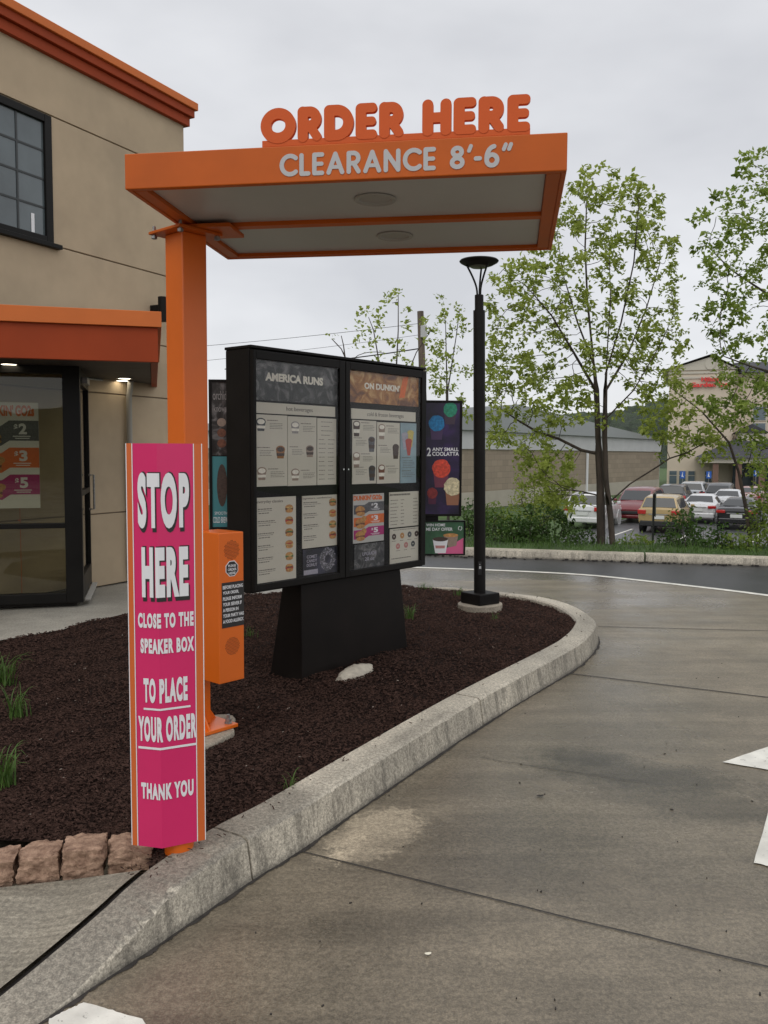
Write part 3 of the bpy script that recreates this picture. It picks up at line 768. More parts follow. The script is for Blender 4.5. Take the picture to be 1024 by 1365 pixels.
def folded(name, m, par, polys=None, body=None, rect=None, off=.002, d=.0008, bold=0, sp=1.22):
    k = MB()
    if polys:
        for (a0, a1, b0, b1) in polys:
            cs = [a0] + ([0.0] if a0 < 0 < a1 else []) + [a1]
            for q in (off, off+d):
                k.grid([[tuple(fold(s, q))+(z,) for s in cs] for z in (b0, b1)])
    else:
        vs, fs = textmesh(body, rect[1]-rect[0], rect[3]-rect[2], d, bold, sp)
        bm = bmesh.new(); bv = [bm.verts.new((p[0]+rect[0], p[1]+rect[2], p[2])) for p in vs]
        for f in fs:
            try: bm.faces.new([bv[i] for i in f])
            except ValueError: pass
        bmesh.ops.bisect_plane(bm, geom=bm.verts[:]+bm.edges[:]+bm.faces[:], plane_co=(0, 0, 0), plane_no=(1, 0, 0), dist=1e-5)
        bm.verts.index_update()
        k.add([tuple(fold(v.co.x, off+v.co.z))+(v.co.y,) for v in bm.verts], [[v.index for v in f.verts] for f in bm.faces]); bm.free()
    return k.build(name, m, par)
k = MB(); cs = [-LL, -LL*.5, 0.0, RL*.5, RL]
fr_ = [[tuple(fold(s, 0))+(z,) for s in cs] for z in (SB, ST)]; bk = [[tuple(fold(s, -.004))+(z,) for s in cs] for z in (SB, ST)]
k.grid(fr_).grid(bk[::-1])
b0 = len(k.v); k.add(fr_[1]+bk[1], [(i, i+1, i+6, i+5) for i in range(4)]); k.add(fr_[0]+bk[0], [(i+5, i+6, i+1, i) for i in range(4)])
for e in (0, 4): k.add([fr_[0][e], fr_[1][e], bk[1][e], bk[0][e]], [(0, 1, 2, 3)])
sheet = k.build('sign_sheet', M['pink'], t)
E1, E2 = .022, .028
folded('orange_edge', M['sign_orange'], sheet, [(-LL+.003, -LL+E1, SB, ST)], off=.0006, d=.0006)
folded('orange_edge', M['sign_orange'], sheet, [(RL-E2, RL-.003, SB, ST)], off=.0006, d=.0006)
for q_ in ((-LL, -LL+.003), (-LL+E1, -LL+E1+.003), (RL-E2-.003, RL-E2), (RL-.003, RL)): folded('white_pinstripe', M['white'], sheet, [(*q_, SB, ST)], off=.0008, d=.0006)
def zs(v, u=220): return A(u, v, Fp.y).z
def sx(u, v):
    d = ray(u, v)
    for dd, sg in ((dl, -1), (dr, 1)):
        # intersect viewing ray with face line in plan
        a = np.array([[d.x, -dd.x], [d.y, -dd.y]]); r_ = np.linalg.solve(a, np.array([Fp.x, Fp.y]))
        if r_[1] >= -1e-6: return sg*r_[1]
    return 0
def pxr(u0, u1, vtop, vbot): 
    vm = (vtop+vbot)/2; return (sx(u0, vm), sx(u1, vm), zs(vbot), zs(vtop))
rows = [('STOP', pxr(184, 252, 630, 705), .055, 1), ('HERE', pxr(189.5, 251, 730, 797), .06, 1), ('CLOSE TO THE', pxr(184.5, 258, 818, 838), .056, 0), ('SPEAKER BOX', pxr(188, 258.5, 852, 872), .056, 0),
        ('TO PLACE', pxr(192, 250, 905, 938), .056, 0), ('YOUR ORDER', pxr(185, 262, 956, 990), .056, 0), ('THANK YOU', pxr(189, 258, 1045, 1067), .056, 0)]
for s_, r_, bo, sh in rows:
    if sh: folded('letter_shadow', M['ink'], sheet, body=s_, rect=(r_[0]+.003, r_[1]+.005, r_[2]-.014, r_[3]+.004), off=.0008, d=.0006, bold=bo+.012)
    folded('lettering', M['white'], sheet, body=s_, rect=r_, off=.0018, d=.0006, bold=bo)
for q_ in (pxr(192, 254, 945, 947.6), pxr(185, 262, 997, 1000)): folded('underline', M['white'], sheet, [q_], off=.0012, d=.0006)
bx = (245-512)/1145*3.06-Fp.x
MB().lathe([(.050, .08), (.050, ST-.10), (.046, ST-.07), (.030, ST-.05), (.0, ST-.045)], (bx, .085, 0), 32).build('bollard', M['orange_bright'], t, smooth=True)
for q_ in (SB+.35, ST-.40): MB().lathe([(.053, 0), (.053, .02)], (bx, .085, q_), 32).build('strap', M['steel'], t, smooth=True)

# ------------------------------------------------------------------ menu board
bf = Fr((-.745, 4.82, 0), (.286+.745, 6.06-4.82))
BL = math.hypot(.286+.745, 6.06-4.82); BD = .215
z0 = bf.pl(335, 792)[1]; z1 = bf.pl(333, 463)[1]
t = thing('menu_board', 'large black double-door drive-through menu board on a dark flared pedestal', 'menu board', bf)
MB().obox(0, BL, .012, BD, z0, z1).build('cabinet', M['black'], t, bevel=.006)
def X(u, v=620, y=0): return bf.pl(u, v, y)[0]
def zx(u, v, y=0): return bf.pl(u, v, y)[1]
z4 = lambda x, y: (270+x*.35156, 450+y*.35160)
def b4(x, y, yy=0): return bf.pl(*z4(x, y), yy)
PL = {}
def doorframe(xa, xb, name):
    w = .022 if name == 'l' else .040; w2 = .050
    fo = MB().obox(xa, xa+w, -.018, .011, z0+.012, z1-.012).obox(xb-w2, xb, -.018, .011, z0+.012, z1-.012)
    fo.obox(xa+w, xb-w2, -.018, .011, z0+.012, z0+.05).obox(xa+w, xb-w2, -.018, .011, z1-.06, z1-.012)
    d = fo.build('door', M['black'], t, bevel=.003)
    MB().obox(xa+w, xb-w2, -.010, -.007, z0+.05, z1-.06).build('glass', M['board_glass'], d)
    return d
M['board_glass'] = glassmat('board_glass', (.97, .97, .97), 1.22, .004)
xm = X(458)
d1 = doorframe(.004, xm-.003, 'l'); d2 = doorframe(xm+.003, BL-.010, 'r')
for s in (-1, 1):
    MB().lathe([(.006, 0), (.006, .006)], (0, 0, 0), 10).xf(lambda p, s=s: (xm+s*.022+p.x, -.018-p.z, p.y+1.432)).build('lock', mat('chrome', (.7, .7, .7), .2, 1.0), d1 if s < 0 else d2)
M['card'] = mat('menu_card', (0.60, 0.565, 0.47), 0.5, var=.03, scale=4)
M['card_blue'] = mat('menu_card_blue', (0.26, 0.36, 0.40), 0.5, var=.12, scale=9)
M['greyprint'] = mat('grey_print', (.16, .145, .125), .6)
M['photo_dark'] = marble('photo_dark', (.010, .010, .010), (.035, .035, .033), (.20, .19, .19), 9, .3, 2.2)
M['photo_orange'] = marble('photo_orange', (.14, .045, .010), (.38, .16, .035), (.62, .40, .16), 9, .3, 1.6)
M['photo_navy'] = marble('photo_navy', (.012, .012, .020), (.020, .020, .034), (.06, .06, .10), 10, .3, .8)
M['photo_grey'] = marble('photo_grey', (.03, .03, .032), (.07, .07, .072), (.22, .21, .21), 16, .3, 2.0)
colr = {'coffee': (.06, .035, .025), 'darkcup': (.05, .055, .06), 'amber': (.30, .12, .03), 'latte': (.30, .22, .17), 'grey': (.30, .28, .27), 'bun': (.50, .25, .08), 'meat': (.17, .06, .03), 'egg': (.55, .40, .15),
        'green': (.08, .16, .05), 'red': (.45, .06, .04), 'pinkish': (.50, .22, .20), 'yellow': (.55, .45, .12), 'slate': (.10, .10, .11), 'orange': (.70, .15, .03), 'magenta': (.40, .02, .16), 'cream': (.80, .76, .66), 'lav': (.38, .36, .42)}
for k_, c_ in colr.items(): M[k_] = mat('print_'+k_, c_, .5, var=.35 if k_ in ('meat', 'bun', 'coffee', 'slate', 'egg') else .12, scale=70)
YC = .010     # printed cards sit just inside the doors
def poster(x0, y0, x1, y1, m, name='poster'):
    a = b4(x0, y0, YC); c = b4(x0, y1, YC); e = b4(x1, y0, YC)
    xa, xb, zb, zt = a[0], e[0], c[1], a[1]
    xb = bf.pl(*z4(x1, y0), YC)[0]
    o = MB().plate(xa, xb, zb, zt, YC+.001, .004).build(name, m, t)
    return o, xa, xb, zb, zt
Y1 = YC-.003
def plines(k, x0, x1, z, n, dz, h=.0032, seed=0):
    g = random.Random(seed)
    for i in range(n):
        x = x0; e = x0+(x1-x0)*g.uniform(.72, 1.0)
        while x < e-.004:
            w = g.uniform(.006, .022); k.plate(x, min(x+w, e), z-i*dz-h, z-i*dz, Y1, .0006); x += w+.0035
def cup(k, x, z, r, mats_i=(0, 1), tall=1.6):
    k.cur = mats_i[0]; k.prismy([(x-r, z), (x+r, z), (x+r*.72, z-r*tall), (x-r*.72, z-r*tall)], Y1-.0006, Y1)
    k.cur = mats_i[1]; k.disc(x, z, r*1.02, r*.62, Y1-.0008, .0006, 18); k.cur = mats_i[2] if len(mats_i) > 2 else mats_i[1]; k.disc(x, z, r*.80, r*.42, Y1-.0014, .0005, 16); k.prismy([(x-r*.93, z-r*tall*.42), (x+r*.93, z-r*tall*.42), (x+r*.84, z-r*tall*.72), (x-r*.84, z-r*tall*.72)], Y1-.0010, Y1-.0006)
# header left
p, xa, xb, zb, zt = poster(190, 66, 518, 234, M['photo_dark'])
MB().txt('AMERICA RUNS', b4(238, 150, Y1)[0], b4(457, 150, Y1)[0], b4(238, 163, Y1)[1], b4(238, 131, Y1)[1], Y1, .001, .05).build('lettering', M['cream'], p)
p, xa, xb, zb, zt = poster(558, 113, 818, 244, M['photo_orange'])
MB().txt("ON DUNKIN'", b4(614, 185, Y1)[0], b4(748, 185, Y1)[0], b4(614, 194, Y1)[1], b4(614, 169, Y1)[1], Y1, .001, .04).build('lettering', M['cream'], p)
MB().add([(b4(745, 205, Y1)[0], Y1-.0005, zb+.05), (b4(760, 150, Y1)[0], Y1-.0005, zt-.03), (b4(782, 150, Y1)[0], Y1-.0005, zt-.012), (b4(766, 205, Y1)[0], Y1-.0005, zb+.055)], [(0, 3, 2, 1)]).build('picture', M['orange'], p)
for (r_, s_) in (((196, 243, 502, 285), 'hot beverages'), ((563, 268, 807, 307), 'cold & frozen beverages')):
    p, xa, xb, zb, zt = poster(*r_, M['card'])
    f0, f1 = (.37, .70) if s_[0] == 'h' else (.23, .80)
    MB().txt(s_, xa+(xb-xa)*f0, xa+(xb-xa)*f1, zb+(zt-zb)*.22, zb+(zt-zb)*.74, Y1, .0008).build('lettering', M['greyprint'], p)
def drinkcard(r_, spots, tall, seed):
    p, xa, xb, zb, zt = poster(*r_, M['card'])
    w, h = xb-xa, zt-zb; k = MB(); q = MB()
    cols = []
    for i, (fx, fz, c_) in enumerate(spots):
        if c_ not in cols: cols.append(c_)
        ci = cols.index(c_); r = w*.14
        k = MB(); cup(k, xa+w*fx, zb+h*fz, r, (0, 0, 1), tall); k.build('cup_picture', [M[c_], M[('cream', 'coffee')[i % 2]]], p)
        lx = (xa+w*(fx+.19), xa+w*.95) if fx < .5 else (xa+w*.06, xa+w*(fx-.20))
        plines(q, lx[0], lx[0]+(lx[1]-lx[0])*.75, zb+h*fz+.012, 1, .01, .0045, seed+i); plines(q, lx[0]+.02, lx[1], zb+h*fz-.006, 4, .0095, .0028, seed+i+50)
    q.build('lettering', M['greyprint'], p)
drinkcard((197, 290, 320, 566), [(.18, .90, 'darkcup'), (.78, .52, 'amber'), (.2, .22, 'latte')], 1.5, 1)
drinkcard((322, 298, 431, 563), [(.25, .88, 'grey'), (.76, .54, 'latte'), (.25, .20, 'latte')], 1.5, 2)
drinkcard((567, 312, 658, 556), [(.17, .94, 'coffee'), (.80, .70, 'slate'), (.17, .45, 'latte'), (.82, .24, 'darkcup')], 2.4, 3)
drinkcard((661, 320, 747, 554), [(.20, .92, 'latte'), (.82, .60, 'coffee'), (.2, .26, 'meat')], 2.4, 4)
p, xa, xb, zb, zt = poster(434, 305, 506, 559, M['card'])
q = MB(); w, h = xb-xa, zt-zb
for i in range(14):
    z = zt-h*(.05+.066*i); plines(q, xa+w*(.2 if i < 4 else .08), xa+w*(.8 if i < 4 else .46), z, 1, .01, .0035, i)
    if i > 3: plines(q, xa+w*.56, xa+w*.94, z, 1, .01, .0035, i+80)
q.build('lettering', M['greyprint'], p)
p, xa, xb, zb, zt = poster(750, 323, 810, 552, M['card_blue'])
w, h = xb-xa, zt-zb; k = MB()
for fx, fz, ci in ((.26, .80, 0), (.62, .84, 1), (.5, .70, 2)):
    k = MB(); k.prismy([(xa+w*(fx-.20), zb+h*fz), (xa+w*(fx+.20), zb+h*fz), (xa+w*(fx+.1), zb+h*(fz-.24)), (xa+w*(fx-.06), zb+h*(fz-.24))], Y1-.0006-ci*.0004, Y1-ci*.0004); k.disc(xa+w*fx, zb+h*fz, w*.21, h*.045, Y1-.0014-ci*.0003, .0005); k.build('drink_picture', M[('lav', 'yellow', 'red')[ci]], p)
q = MB(); plines(q, xa+w*.1, xa+w*.8, zb+h*.43, 1, .01, .005, 3); plines(q, xa+w*.15, xa+w*.93, zb+h*.38, 5, .012, .003, 4); plines(q, xa+w*.1, xa+w*.7, zb+h*.21, 1, .01, .005, 6); plines(q, xa+w*.1, xa+w*.93, zb+h*.17, 3, .012, .003, 5); q.build('lettering', M['greyprint'], p)
def sandwich(k, x, z, s, v=0):
    k.cur = 0; k.disc(x, z+s*.22, s*.95, s*.50, Y1, .0008, 18)
    k.cur = (1, 3, 1, 2, 4, 3)[v % 6]; k.prismy([(x-s, z+s*.1), (x+s, z+s*.16), (x+s*.98, z-s*.25), (x-s*.9, z-s*.3)], Y1-.0012, Y1-.0008)
    k.cur = (2, 1, 4, 3, 2, 1)[v % 6]; k.prismy([(x-s*1.02, z+s*.22), (x+s*.9, z+s*.26), (x+s*.7, z+s*.06), (x+.1*s, z-.06*s), (x-s*.5, z+s*.08)], Y1-.0016, Y1-.0012)
    k.cur = 0; k.disc(x, z-s*.42, s*.9, s*.34, Y1-.0012, .0008, 18)
def foodcard(r_, title, tf, n, seed):
    p, xa, xb, zb, zt = poster(*r_, M['card']); w, h = xb-xa, zt-zb
    k = MB(); q = MB(); q.txt(title, xa+w*.01, xa+w*tf, zt-h*.075, zt-h*.03, Y1, .0008)
    for i in range(n):
        z = zt-h*(.145+.86*i/n)
        k = MB(); sandwich(k, xa+w*.82, z, w*.105 if n > 4 else w*.10, i+(n == 4)*2); k.build('food_picture', [M['bun'], M['meat'], M['egg'], M['red'], M['green']], p)
        plines(q, xa+w*.03, xa+w*(.42+.05*((i*7) % 3)), z+.008, 1, .01, .0055, seed+i); plines(q, xa+w*.03, xa+w*.5, z-.004, 1, .01, .0028, seed+9+i); plines(q, xa+w*.05, xa+w*.36, z-.016, 1, .01, .005, seed+20+i)
    q.build('lettering', M['greyprint'], p)
foodcard((203, 608, 353, 934), 'everyday classics', .66, 6, 5)
foodcard((377, 601, 516, 801), 'signature sandwiches', .80, 4, 6)
p, xa, xb, zb, zt = poster(380, 806, 516, 906, M['photo_navy']); w, h = xb-xa, zt-zb
k = MB()
for i, s_ in enumerate(('COMET', 'CANDY', 'DONUT')): k.txt(s_, xa+w*.10, xa+w*.38, zt-h*(.34+.16*i), zt-h*(.22+.16*i), Y1, .0008, .02)
k.plate(xa+w*.02, xa+w*.40, zb+h*.04, zb+h*.22, Y1, .0004); k.build('lettering', M['lav'], p)
k = MB(); n = 26; ro, ri, cx, cz = w*.23, w*.085, xa+w*.68, zb+h*.55
g = random.Random(4)
oo = [(cx+ro*g.uniform(.88, 1.08)*math.cos(6.283*i/n), cz+ro*g.uniform(.88, 1.08)*math.sin(6.283*i/n)) for i in range(n)]; ii = [(cx+ri*math.cos(6.283*i/n), cz+ri*math.sin(6.283*i/n)) for i in range(n)]
k.add([(a, Y1-.0006, b_) for a, b_ in oo+ii], [(i, (i+1) % n, n+(i+1) % n, n+i) for i in range(n)])
k.cur = 1
for i in range(110):
    a = g.uniform(0, 6.283); r_ = g.uniform(ri*1.1, ro*.97); k.box((cx+r_*math.cos(a), Y1-.001, cz+r_*math.sin(a)), (.009, .0008, .003), M=Matrix.Rotation(g.uniform(0, 3), 4, 'Y'))
k.build('donut_picture', [M['slate'], M['lav']], p)
def gocard(xa, xb, zb, zt, y, par, fr=None, title=True, fill='white'):
    w, h = xb-xa, zt-zb
    if title: MB().txt("DUNKIN'", xa+w*.01, xa+w*.58, zt-h*.13, zt-h*.025, y, .0008, .05).build('lettering', M['orange'], par, fr); MB().txt('GO2s', xa+w*.61, xa+w*.93, zt-h*.13, zt-h*.025, y, .0008, .05).build('lettering', M['orange'], par, fr)
    for i, (c_, s_) in enumerate((('slate', '$2'), ('orange', '$3'), ('magenta', '$5'))):
        z = zt-h*(.17+.255*i); b_ = h*.19
        MB().prismy([(xa+w*.02, z-b_*.28), (xa+w*.36, z-b_*.28), (xa+w*.5, z), (xb-w*.002, z), (xb-w*.002, z-b_), (xa+w*.5, z-b_), (xa+w*.36, z-b_*1.26), (xa+w*.02, z-b_*1.26)], y-.0006, y).build('price_band', M[c_], par, fr)
        k = MB(); k.txt('$', xa+w*.58, xa+w*.645, z-b_*.50, z-b_*.18, y-.0006, .0008, .03); k.txt(s_[1], xa+w*.66, xa+w*.80, z-b_*.68, z-b_*.14, y-.0006, .0008, .04)
        k.plate(xa+w*.56, xa+w*.86, z-b_*.80, z-b_*.76, y-.0006, .0004); k.plate(xa+w*.60, xa+w*.84, z-b_*.90, z-b_*.86, y-.0006, .0004)
        k.build('price_lettering', M['white'], par, fr)
        k = MB(); s = w*.15; x = xa+w*.22; zz = z-b_*.85
        k.cur = 0; k.disc(x, zz, s, s*.62, y-.0006, .0008, 20); k.cur = 1; k.prismy([(x-s, zz-s*.1), (x+s, zz-s*.02), (x+s*.9, zz-s*.35), (x-s*.9, zz-s*.4)], y-.0020, y-.0014); k.cur = 0; k.disc(x+s*.1, zz-s*.5, s*.9, s*.3, y-.0014, .0008, 20)
        if i: k.disc(x+s*.8, zz+s*.55, s*.55, s*.42, y-.0006, .0006, 18)
        k.build('food_picture', [M['bun'], M['meat']], par, fr)
p, xa, xb, zb, zt = poster(570, 595, 687, 782, mat('white_card', (.50, .49, .46), .5)); gocard(xa, xb, zb, zt, Y1, p)
p, xa, xb, zb, zt = poster(575, 787, 688, 880, M['photo_grey']); w, h = xb-xa, zt-zb
k = MB(); k.txt('UPGRADE', xa+w*.26, xa+w*.72, zb+h*.52, zb+h*.66, Y1, .0008, .01); k.txt('20 oz', xa+w*.34, xa+w*.66, zb+h*.30, zb+h*.45, Y1, .0008, .01); k.build('lettering', M['lav'], p)
p, xa, xb, zb, zt = poster(707, 587, 820, 722, M['card']); w, h = xb-xa, zt-zb
q = MB(); plines(q, xa+w*.02, xa+w*.7, zt-h*.05, 1, .01, .012, 2)
for i in range(8): plines(q, xa+w*.04, xa+w*.3, zt-h*(.22+.098*i), 1, .01, .0045, i); plines(q, xa+w*.38, xa+w*.5, zt-h*(.22+.098*i), 1, .01, .0045, i+30); plines(q, xa+w*.80, xa+w*.97, zt-h*(.20+.098*i), 1, .01, .0045, i+60)
q.build('lettering', M['greyprint'], p)
p, xa, xb, zb, zt = poster(710, 727, 822, 862, M['card']); w, h = xb-xa, zt-zb
k = MB()
for i, (fx, fz, c_) in enumerate(((.13, .78, 0), (.40, .79, 1), (.65, .80, 2), (.89, .80, 0), (.26, .50, 3), (.53, .51, 3), (.77, .52, 4))):
    k = MB(); a = [(xa+w*fx+w*.07*math.cos(6.283*j/16), zb+h*fz+h*.085*math.sin(6.283*j/16)) for j in range(16)]; b_ = [(xa+w*fx+w*.018*math.cos(6.283*j/16), zb+h*fz+h*.02*math.sin(6.283*j/16)) for j in range(16)]
    k.add([(x, Y1-.0007, z) for x, z in a+b_], [(j, (j+1) % 16, 16+(j+1) % 16, 16+j) for j in range(16)]); k.build('donut_picture', M[('coffee', 'bun', 'slate', 'pinkish', 'darkcup')[c_]], p)
q = MB(); plines(q, xa+w*.1, xa+w*.9, zt-h*.03, 1, .01, .004, 2)
for i, fx in enumerate((.06, .33, .58, .82)): plines(q, xa+w*fx, xa+w*(fx+.14), zb+h*.66, 1, .01, .0035, i)
for i, fx in enumerate((.2, .46, .7)): plines(q, xa+w*fx, xa+w*(fx+.14), zb+h*.38, 1, .01, .0035, i)
plines(q, xa+w*.05, xa+w*.85, zb+h*.17, 1, .01, .006, 7); q.build('lettering', M['greyprint'], p)
# top edge trim, back ribs, pedestal
MB().obox(-.004, BL+.004, -.006, BD+.004, z1+.0, z1+.016).build('cap_trim', M['black'], t, bevel=.003)
xa, xb = X(403, 800, .03), X(537, 765, .03)
mb = MB(); zb_ = .10
mb.add([(xa+.005, .045, z0-.002), (xb-.01, .045, z0-.002), (xb-.01, .205, z0-.002), (xa+.005, .205, z0-.002), (xa-.015, .015, zb_), (xb+.05, .015, zb_), (xb+.05, .31, zb_), (xa-.015, .31, zb_)],
       [(0, 1, 2, 3), (7, 6, 5, 4), (4, 5, 1, 0), (5, 6, 2, 1), (6, 7, 3, 2), (7, 4, 0, 3)])
mb.build('pedestal', mat('pedestal_brown', (.009, .0065, .0055), .5, spec=.16, var=.3, scale=4, bump=.05, bscale=180, dist=.001), t, bevel=.005)
# side wings
def wing(wf, w, zt, zb, name):
    MB().obox(0, w, .004, .07, zb, zt).build('wing_case', M['black'], t, wf, bevel=.004)
    f = MB(); q = .016
    f.obox(0, q, -.010, .003, zb, zt).obox(w-q, w, -.010, .003, zb, zt).obox(q, w-q, -.010, .003, zb, zb+q).obox(q, w-q, -.010, .003, zt-q, zt)
    f.build('wing_frame', M['black'], t, wf, bevel=.002)
rwf = Fr((A(563, 620, 6.18).x, 6.18, 0), ang=R(4))
rx1, rz1 = rwf.pl(616.5, 534); _, rz0 = rwf.pl(600, 688)
wing(rwf, rx1, rz1, rz0, 'r')
M['cool_bg'] = marble('frozen_drink_backdrop', (.008, .006, .018), (.020, .010, .045), (.05, .018, .11), 5, .3, .6)
cw = MB().plate(.016, rx1-.016, rz0+.016, rz1-.016, .002, .004).build('frozen_drink_poster', M['cool_bg'], t, rwf)
z5 = lambda x, y: rwf.pl(555+x*.16865, 520+y*.1685)
def z5r(x0, y0, x1, y1): a = z5(x0, y1); c = z5(x1, y0); return a[0], c[0], a[1], c[1]
k = MB(); a = z5r(83, 455, 116, 522); k.txt('2', *a[:2], a[2], a[3], -.002, .001, .02); a = z5r(126, 455, 335, 482); k.txt('ANY SMALL', *a[:2], a[2], a[3], -.002, .001, .02); a = z5r(126, 489, 337, 520); k.txt('COOLATTA', *a[:2], a[2], a[3], -.002, .001, .02)
k.build('lettering', M['white'], cw, rwf)
for (cx, cy, rr, c_, cupc) in ((268, 155, 55, (.02, .22, .13), (.05, .03, .05)), (162, 262, 62, (.01, .16, .36), (.06, .03, .09)), (196, 620, 72, (.62, .06, .03), (.16, .03, .06)), (126, 815, 42, (.22, .02, .02), (.08, .01, .04)), (288, 765, 70, (.62, .54, .34), (.30, .13, .07))):
    x, z = z5(cx, cy); rx_ = rr*.16865*6.18/1145; g = random.Random(cx)
    c = MB(); rz_ = rx_*1.04
    z = min(z, rz1-.016-rz_*.75)
    c.prismy([(x-rx_*.86, z-rz_*.3), (x+rx_*.86, z-rz_*.3), (x+rx_*.66, z-rz_*2.0), (x-rx_*.66, z-rz_*2.0)], -.0030, -.002); c.cur = 1
    c.prismy([(x+rx_*g.uniform(.93, 1.06)*math.cos(6.283*i/22), z+rz_*g.uniform(.93, 1.04)*math.sin(6.283*i/22)) for i in range(22)], -.0042, -.003)
    c.build('drink_picture', [mat('print_cup', cupc, .35), mat('print_scoop', c_, .4, var=.35, scale=60)], cw, rwf)
# small promotion panel hung below
sp0, sz1 = rwf.pl(568.5, 694); sp1, sz0 = rwf.pl(620, 740)
wf2 = Fr(rwf.w((0, .0, 0)), ang=R(4))
MB().obox(sp0-.02, sp1, .004, .05, sz0, sz1).build('promo_case', M['black'], t, wf2, bevel=.003)
MB().obox(sp0-.02, sp1, -.012, .003, sz1-.008, sz1).obox(sp0-.02, sp1, -.012, .003, sz0, sz0+.010).obox(sp1-.010, sp1, -.012, .003, sz0+.010, sz1-.008).build('promo_frame', M['black'], t, wf2, bevel=.002)
MB().obox(.02, .12, .01, .05, sz1, rz0).build('hanger', M['black'], t, wf2)
pp = MB().plate(sp0-.015, sp1-.011, sz0+.011, sz1-.009, .002, .004).build('promo_poster', mat('promo_green', (.035, .11, .05), .4, var=.3, scale=12), t, wf2)
w, h = sp1-.011-sp0, sz1-.009-sz0-.011; xo, zo = sp0, sz0+.011
k = MB(); k.txt('WIN HOME', xo-.002, xo+w*.50, zo+h*.86, zo+h*.95, -.002, .0008, .02); k.txt('ME DAY OFFER', xo-.002, xo+w*.70, zo+h*.72, zo+h*.82, -.002, .0008, .02)
for a_ in range(14):
    if a_ not in (3, 10): an = 6.283*a_/14; k.box((xo+w*.90+.013*math.cos(an), -.0024, zo+h*.80+.014*math.sin(an)), (.004, .0008, .006), M=Matrix.Rotation(-an, 4, 'Y'))
k.build('lettering', M['white'], pp, wf2)
k = MB(); k.prismy([(xo+w*.30, zo), (xo+w*.99, zo+h*.50), (xo+w*.99, zo)], -.0026, -.002); k.build('pink_corner', mat('promo_pink', (.68, .12, .27), .45), pp, wf2)
k = MB()
k.cur = 0; k.prismy([(xo+w*.45, zo+h*.58), (xo+w*.85, zo+h*.58), (xo+w*.80, zo+h*.25), (xo+w*.6, zo+h*.2)], -.0030, -.0026); k.cur = 1; k.disc(xo+w*.65, zo+h*.58, w*.2, h*.06, -.0030, .0006)
k.cur = 2; k.prismy([(xo+w*.17, zo+h*.46), (xo+w*.58, zo+h*.46), (xo+w*.52, zo+h*.02), (xo+w*.24, zo+h*.02)], -.0038, -.0032); k.cur = 3; k.disc(xo+w*.375, zo+h*.46, w*.205, h*.07, -.0038, .0006)
k.cur = 4; k.prismy([(xo+w*.24, zo+h*.26), (xo+w*.50, zo+h*.26), (xo+w*.49, zo+h*.17), (xo+w*.25, zo+h*.17)], -.0044, -.0040)
k.build('cup_pictures', [M['latte'], M['bun'], M['white'], M['coffee'], M['pinkish']], pp, wf2)
# left wing
lwf = Fr((A(279, 600, 5.03).x, 5.03, 0), ang=R(4))
lx1, lz1 = lwf.pl(306, 506); _, lz0 = lwf.pl(300, 706); lz1 = lwf.pl(300, 506)[1]
LWW = lwf.pl(309, 600)[0]
wing(lwf, LWW, lz1, lz0, 'l')
zs_ = lwf.pl(300, 608)[1]
a = MB().plate(.010, LWW-.016, zs_+.004, lz1-.016, .002, .004).build('wing_poster', M['photo_dark'], t, lwf)
k = MB(); x_ = lwf.pl(284, 540)[0]; xe = lwf.pl(302, 540)[0]
k.txt('orchid', x_, xe, lwf.pl(300, 533)[1], lwf.pl(300, 521)[1], -.002, .0008); k.txt('knows', x_+.005, xe, lwf.pl(300, 549)[1], lwf.pl(300, 540)[1], -.002, .0008); k.build('lettering', M['grey'], a, lwf)
k = MB(); xc = (x_+xe)/2+.01; r_ = .026
for v_, ci in ((563, 0), (577, 1), (591, 1)): k.cur = ci; k.disc(xc, lwf.pl(300, v_)[1], r_, r_*.95, -.002-.0004*ci, .0006)
k.build('food_pictures', [M['latte'], M['meat']], a, lwf)
c = MB().plate(.010, LWW-.016, lz0+.016, zs_-.002, .002, .004).build('wing_poster', mat('cold_brew_teal', (.05, .22, .24), .4), t, lwf)
k = MB(); k.prismy([(xc+.030*math.cos(6.283*i/20), lwf.pl(300, 647)[1]+.125*math.sin(6.283*i/20)) for i in range(20)], -.0026, -.002); k.build('cup_picture', M['coffee'], c, lwf)
k = MB(); k.txt('COLD BREW', x_-.005, xe+.004, lwf.pl(300, 697)[1], lwf.pl(300, 689)[1], -.002, .0008, .01); k.txt('SMOOTH', x_+.005, xe, lwf.pl(300, 686)[1], lwf.pl(300, 682)[1], -.002, .0008); k.build('lettering', M['white'], c, lwf)
# spalled footing showing at the pedestal
ff = Fr(G(478, 897, .15), ang=math.atan2(.77, .64)+.25)
k = MB(); rws = []; g = random.Random(3)
for i in range(13):
    a_ = i/12; x = -.24+.42*a_; hh = .055*math.sin(math.pi*min(1, a_*.85+.12))**.6; ww = .085*(.35+.65*math.sin(math.pi*a_*.9+.1))
    rws.append([(x+g.uniform(-.008, .008), -ww*math.cos(q)+g.uniform(-.006, .006), -.05+(hh+.05)*max(0, math.sin(q))**.55+g.uniform(-.004, .004)) for q in np.linspace(0, math.pi, 9)])
k.grid(rws); k.add(rws[-1], [tuple(range(9))]); k.add(rws[0], [tuple(range(9))[::-1]])
tag(k.build('concrete_chunk', mat('pale_concrete', (.52, .47, .38), .85, var=.25, scale=14, bump=.6, bscale=60, dist=.01), None, ff, smooth=True, sharp=45), 'pale broken lump of concrete at the foot of the menu board pedestal', 'concrete lump')

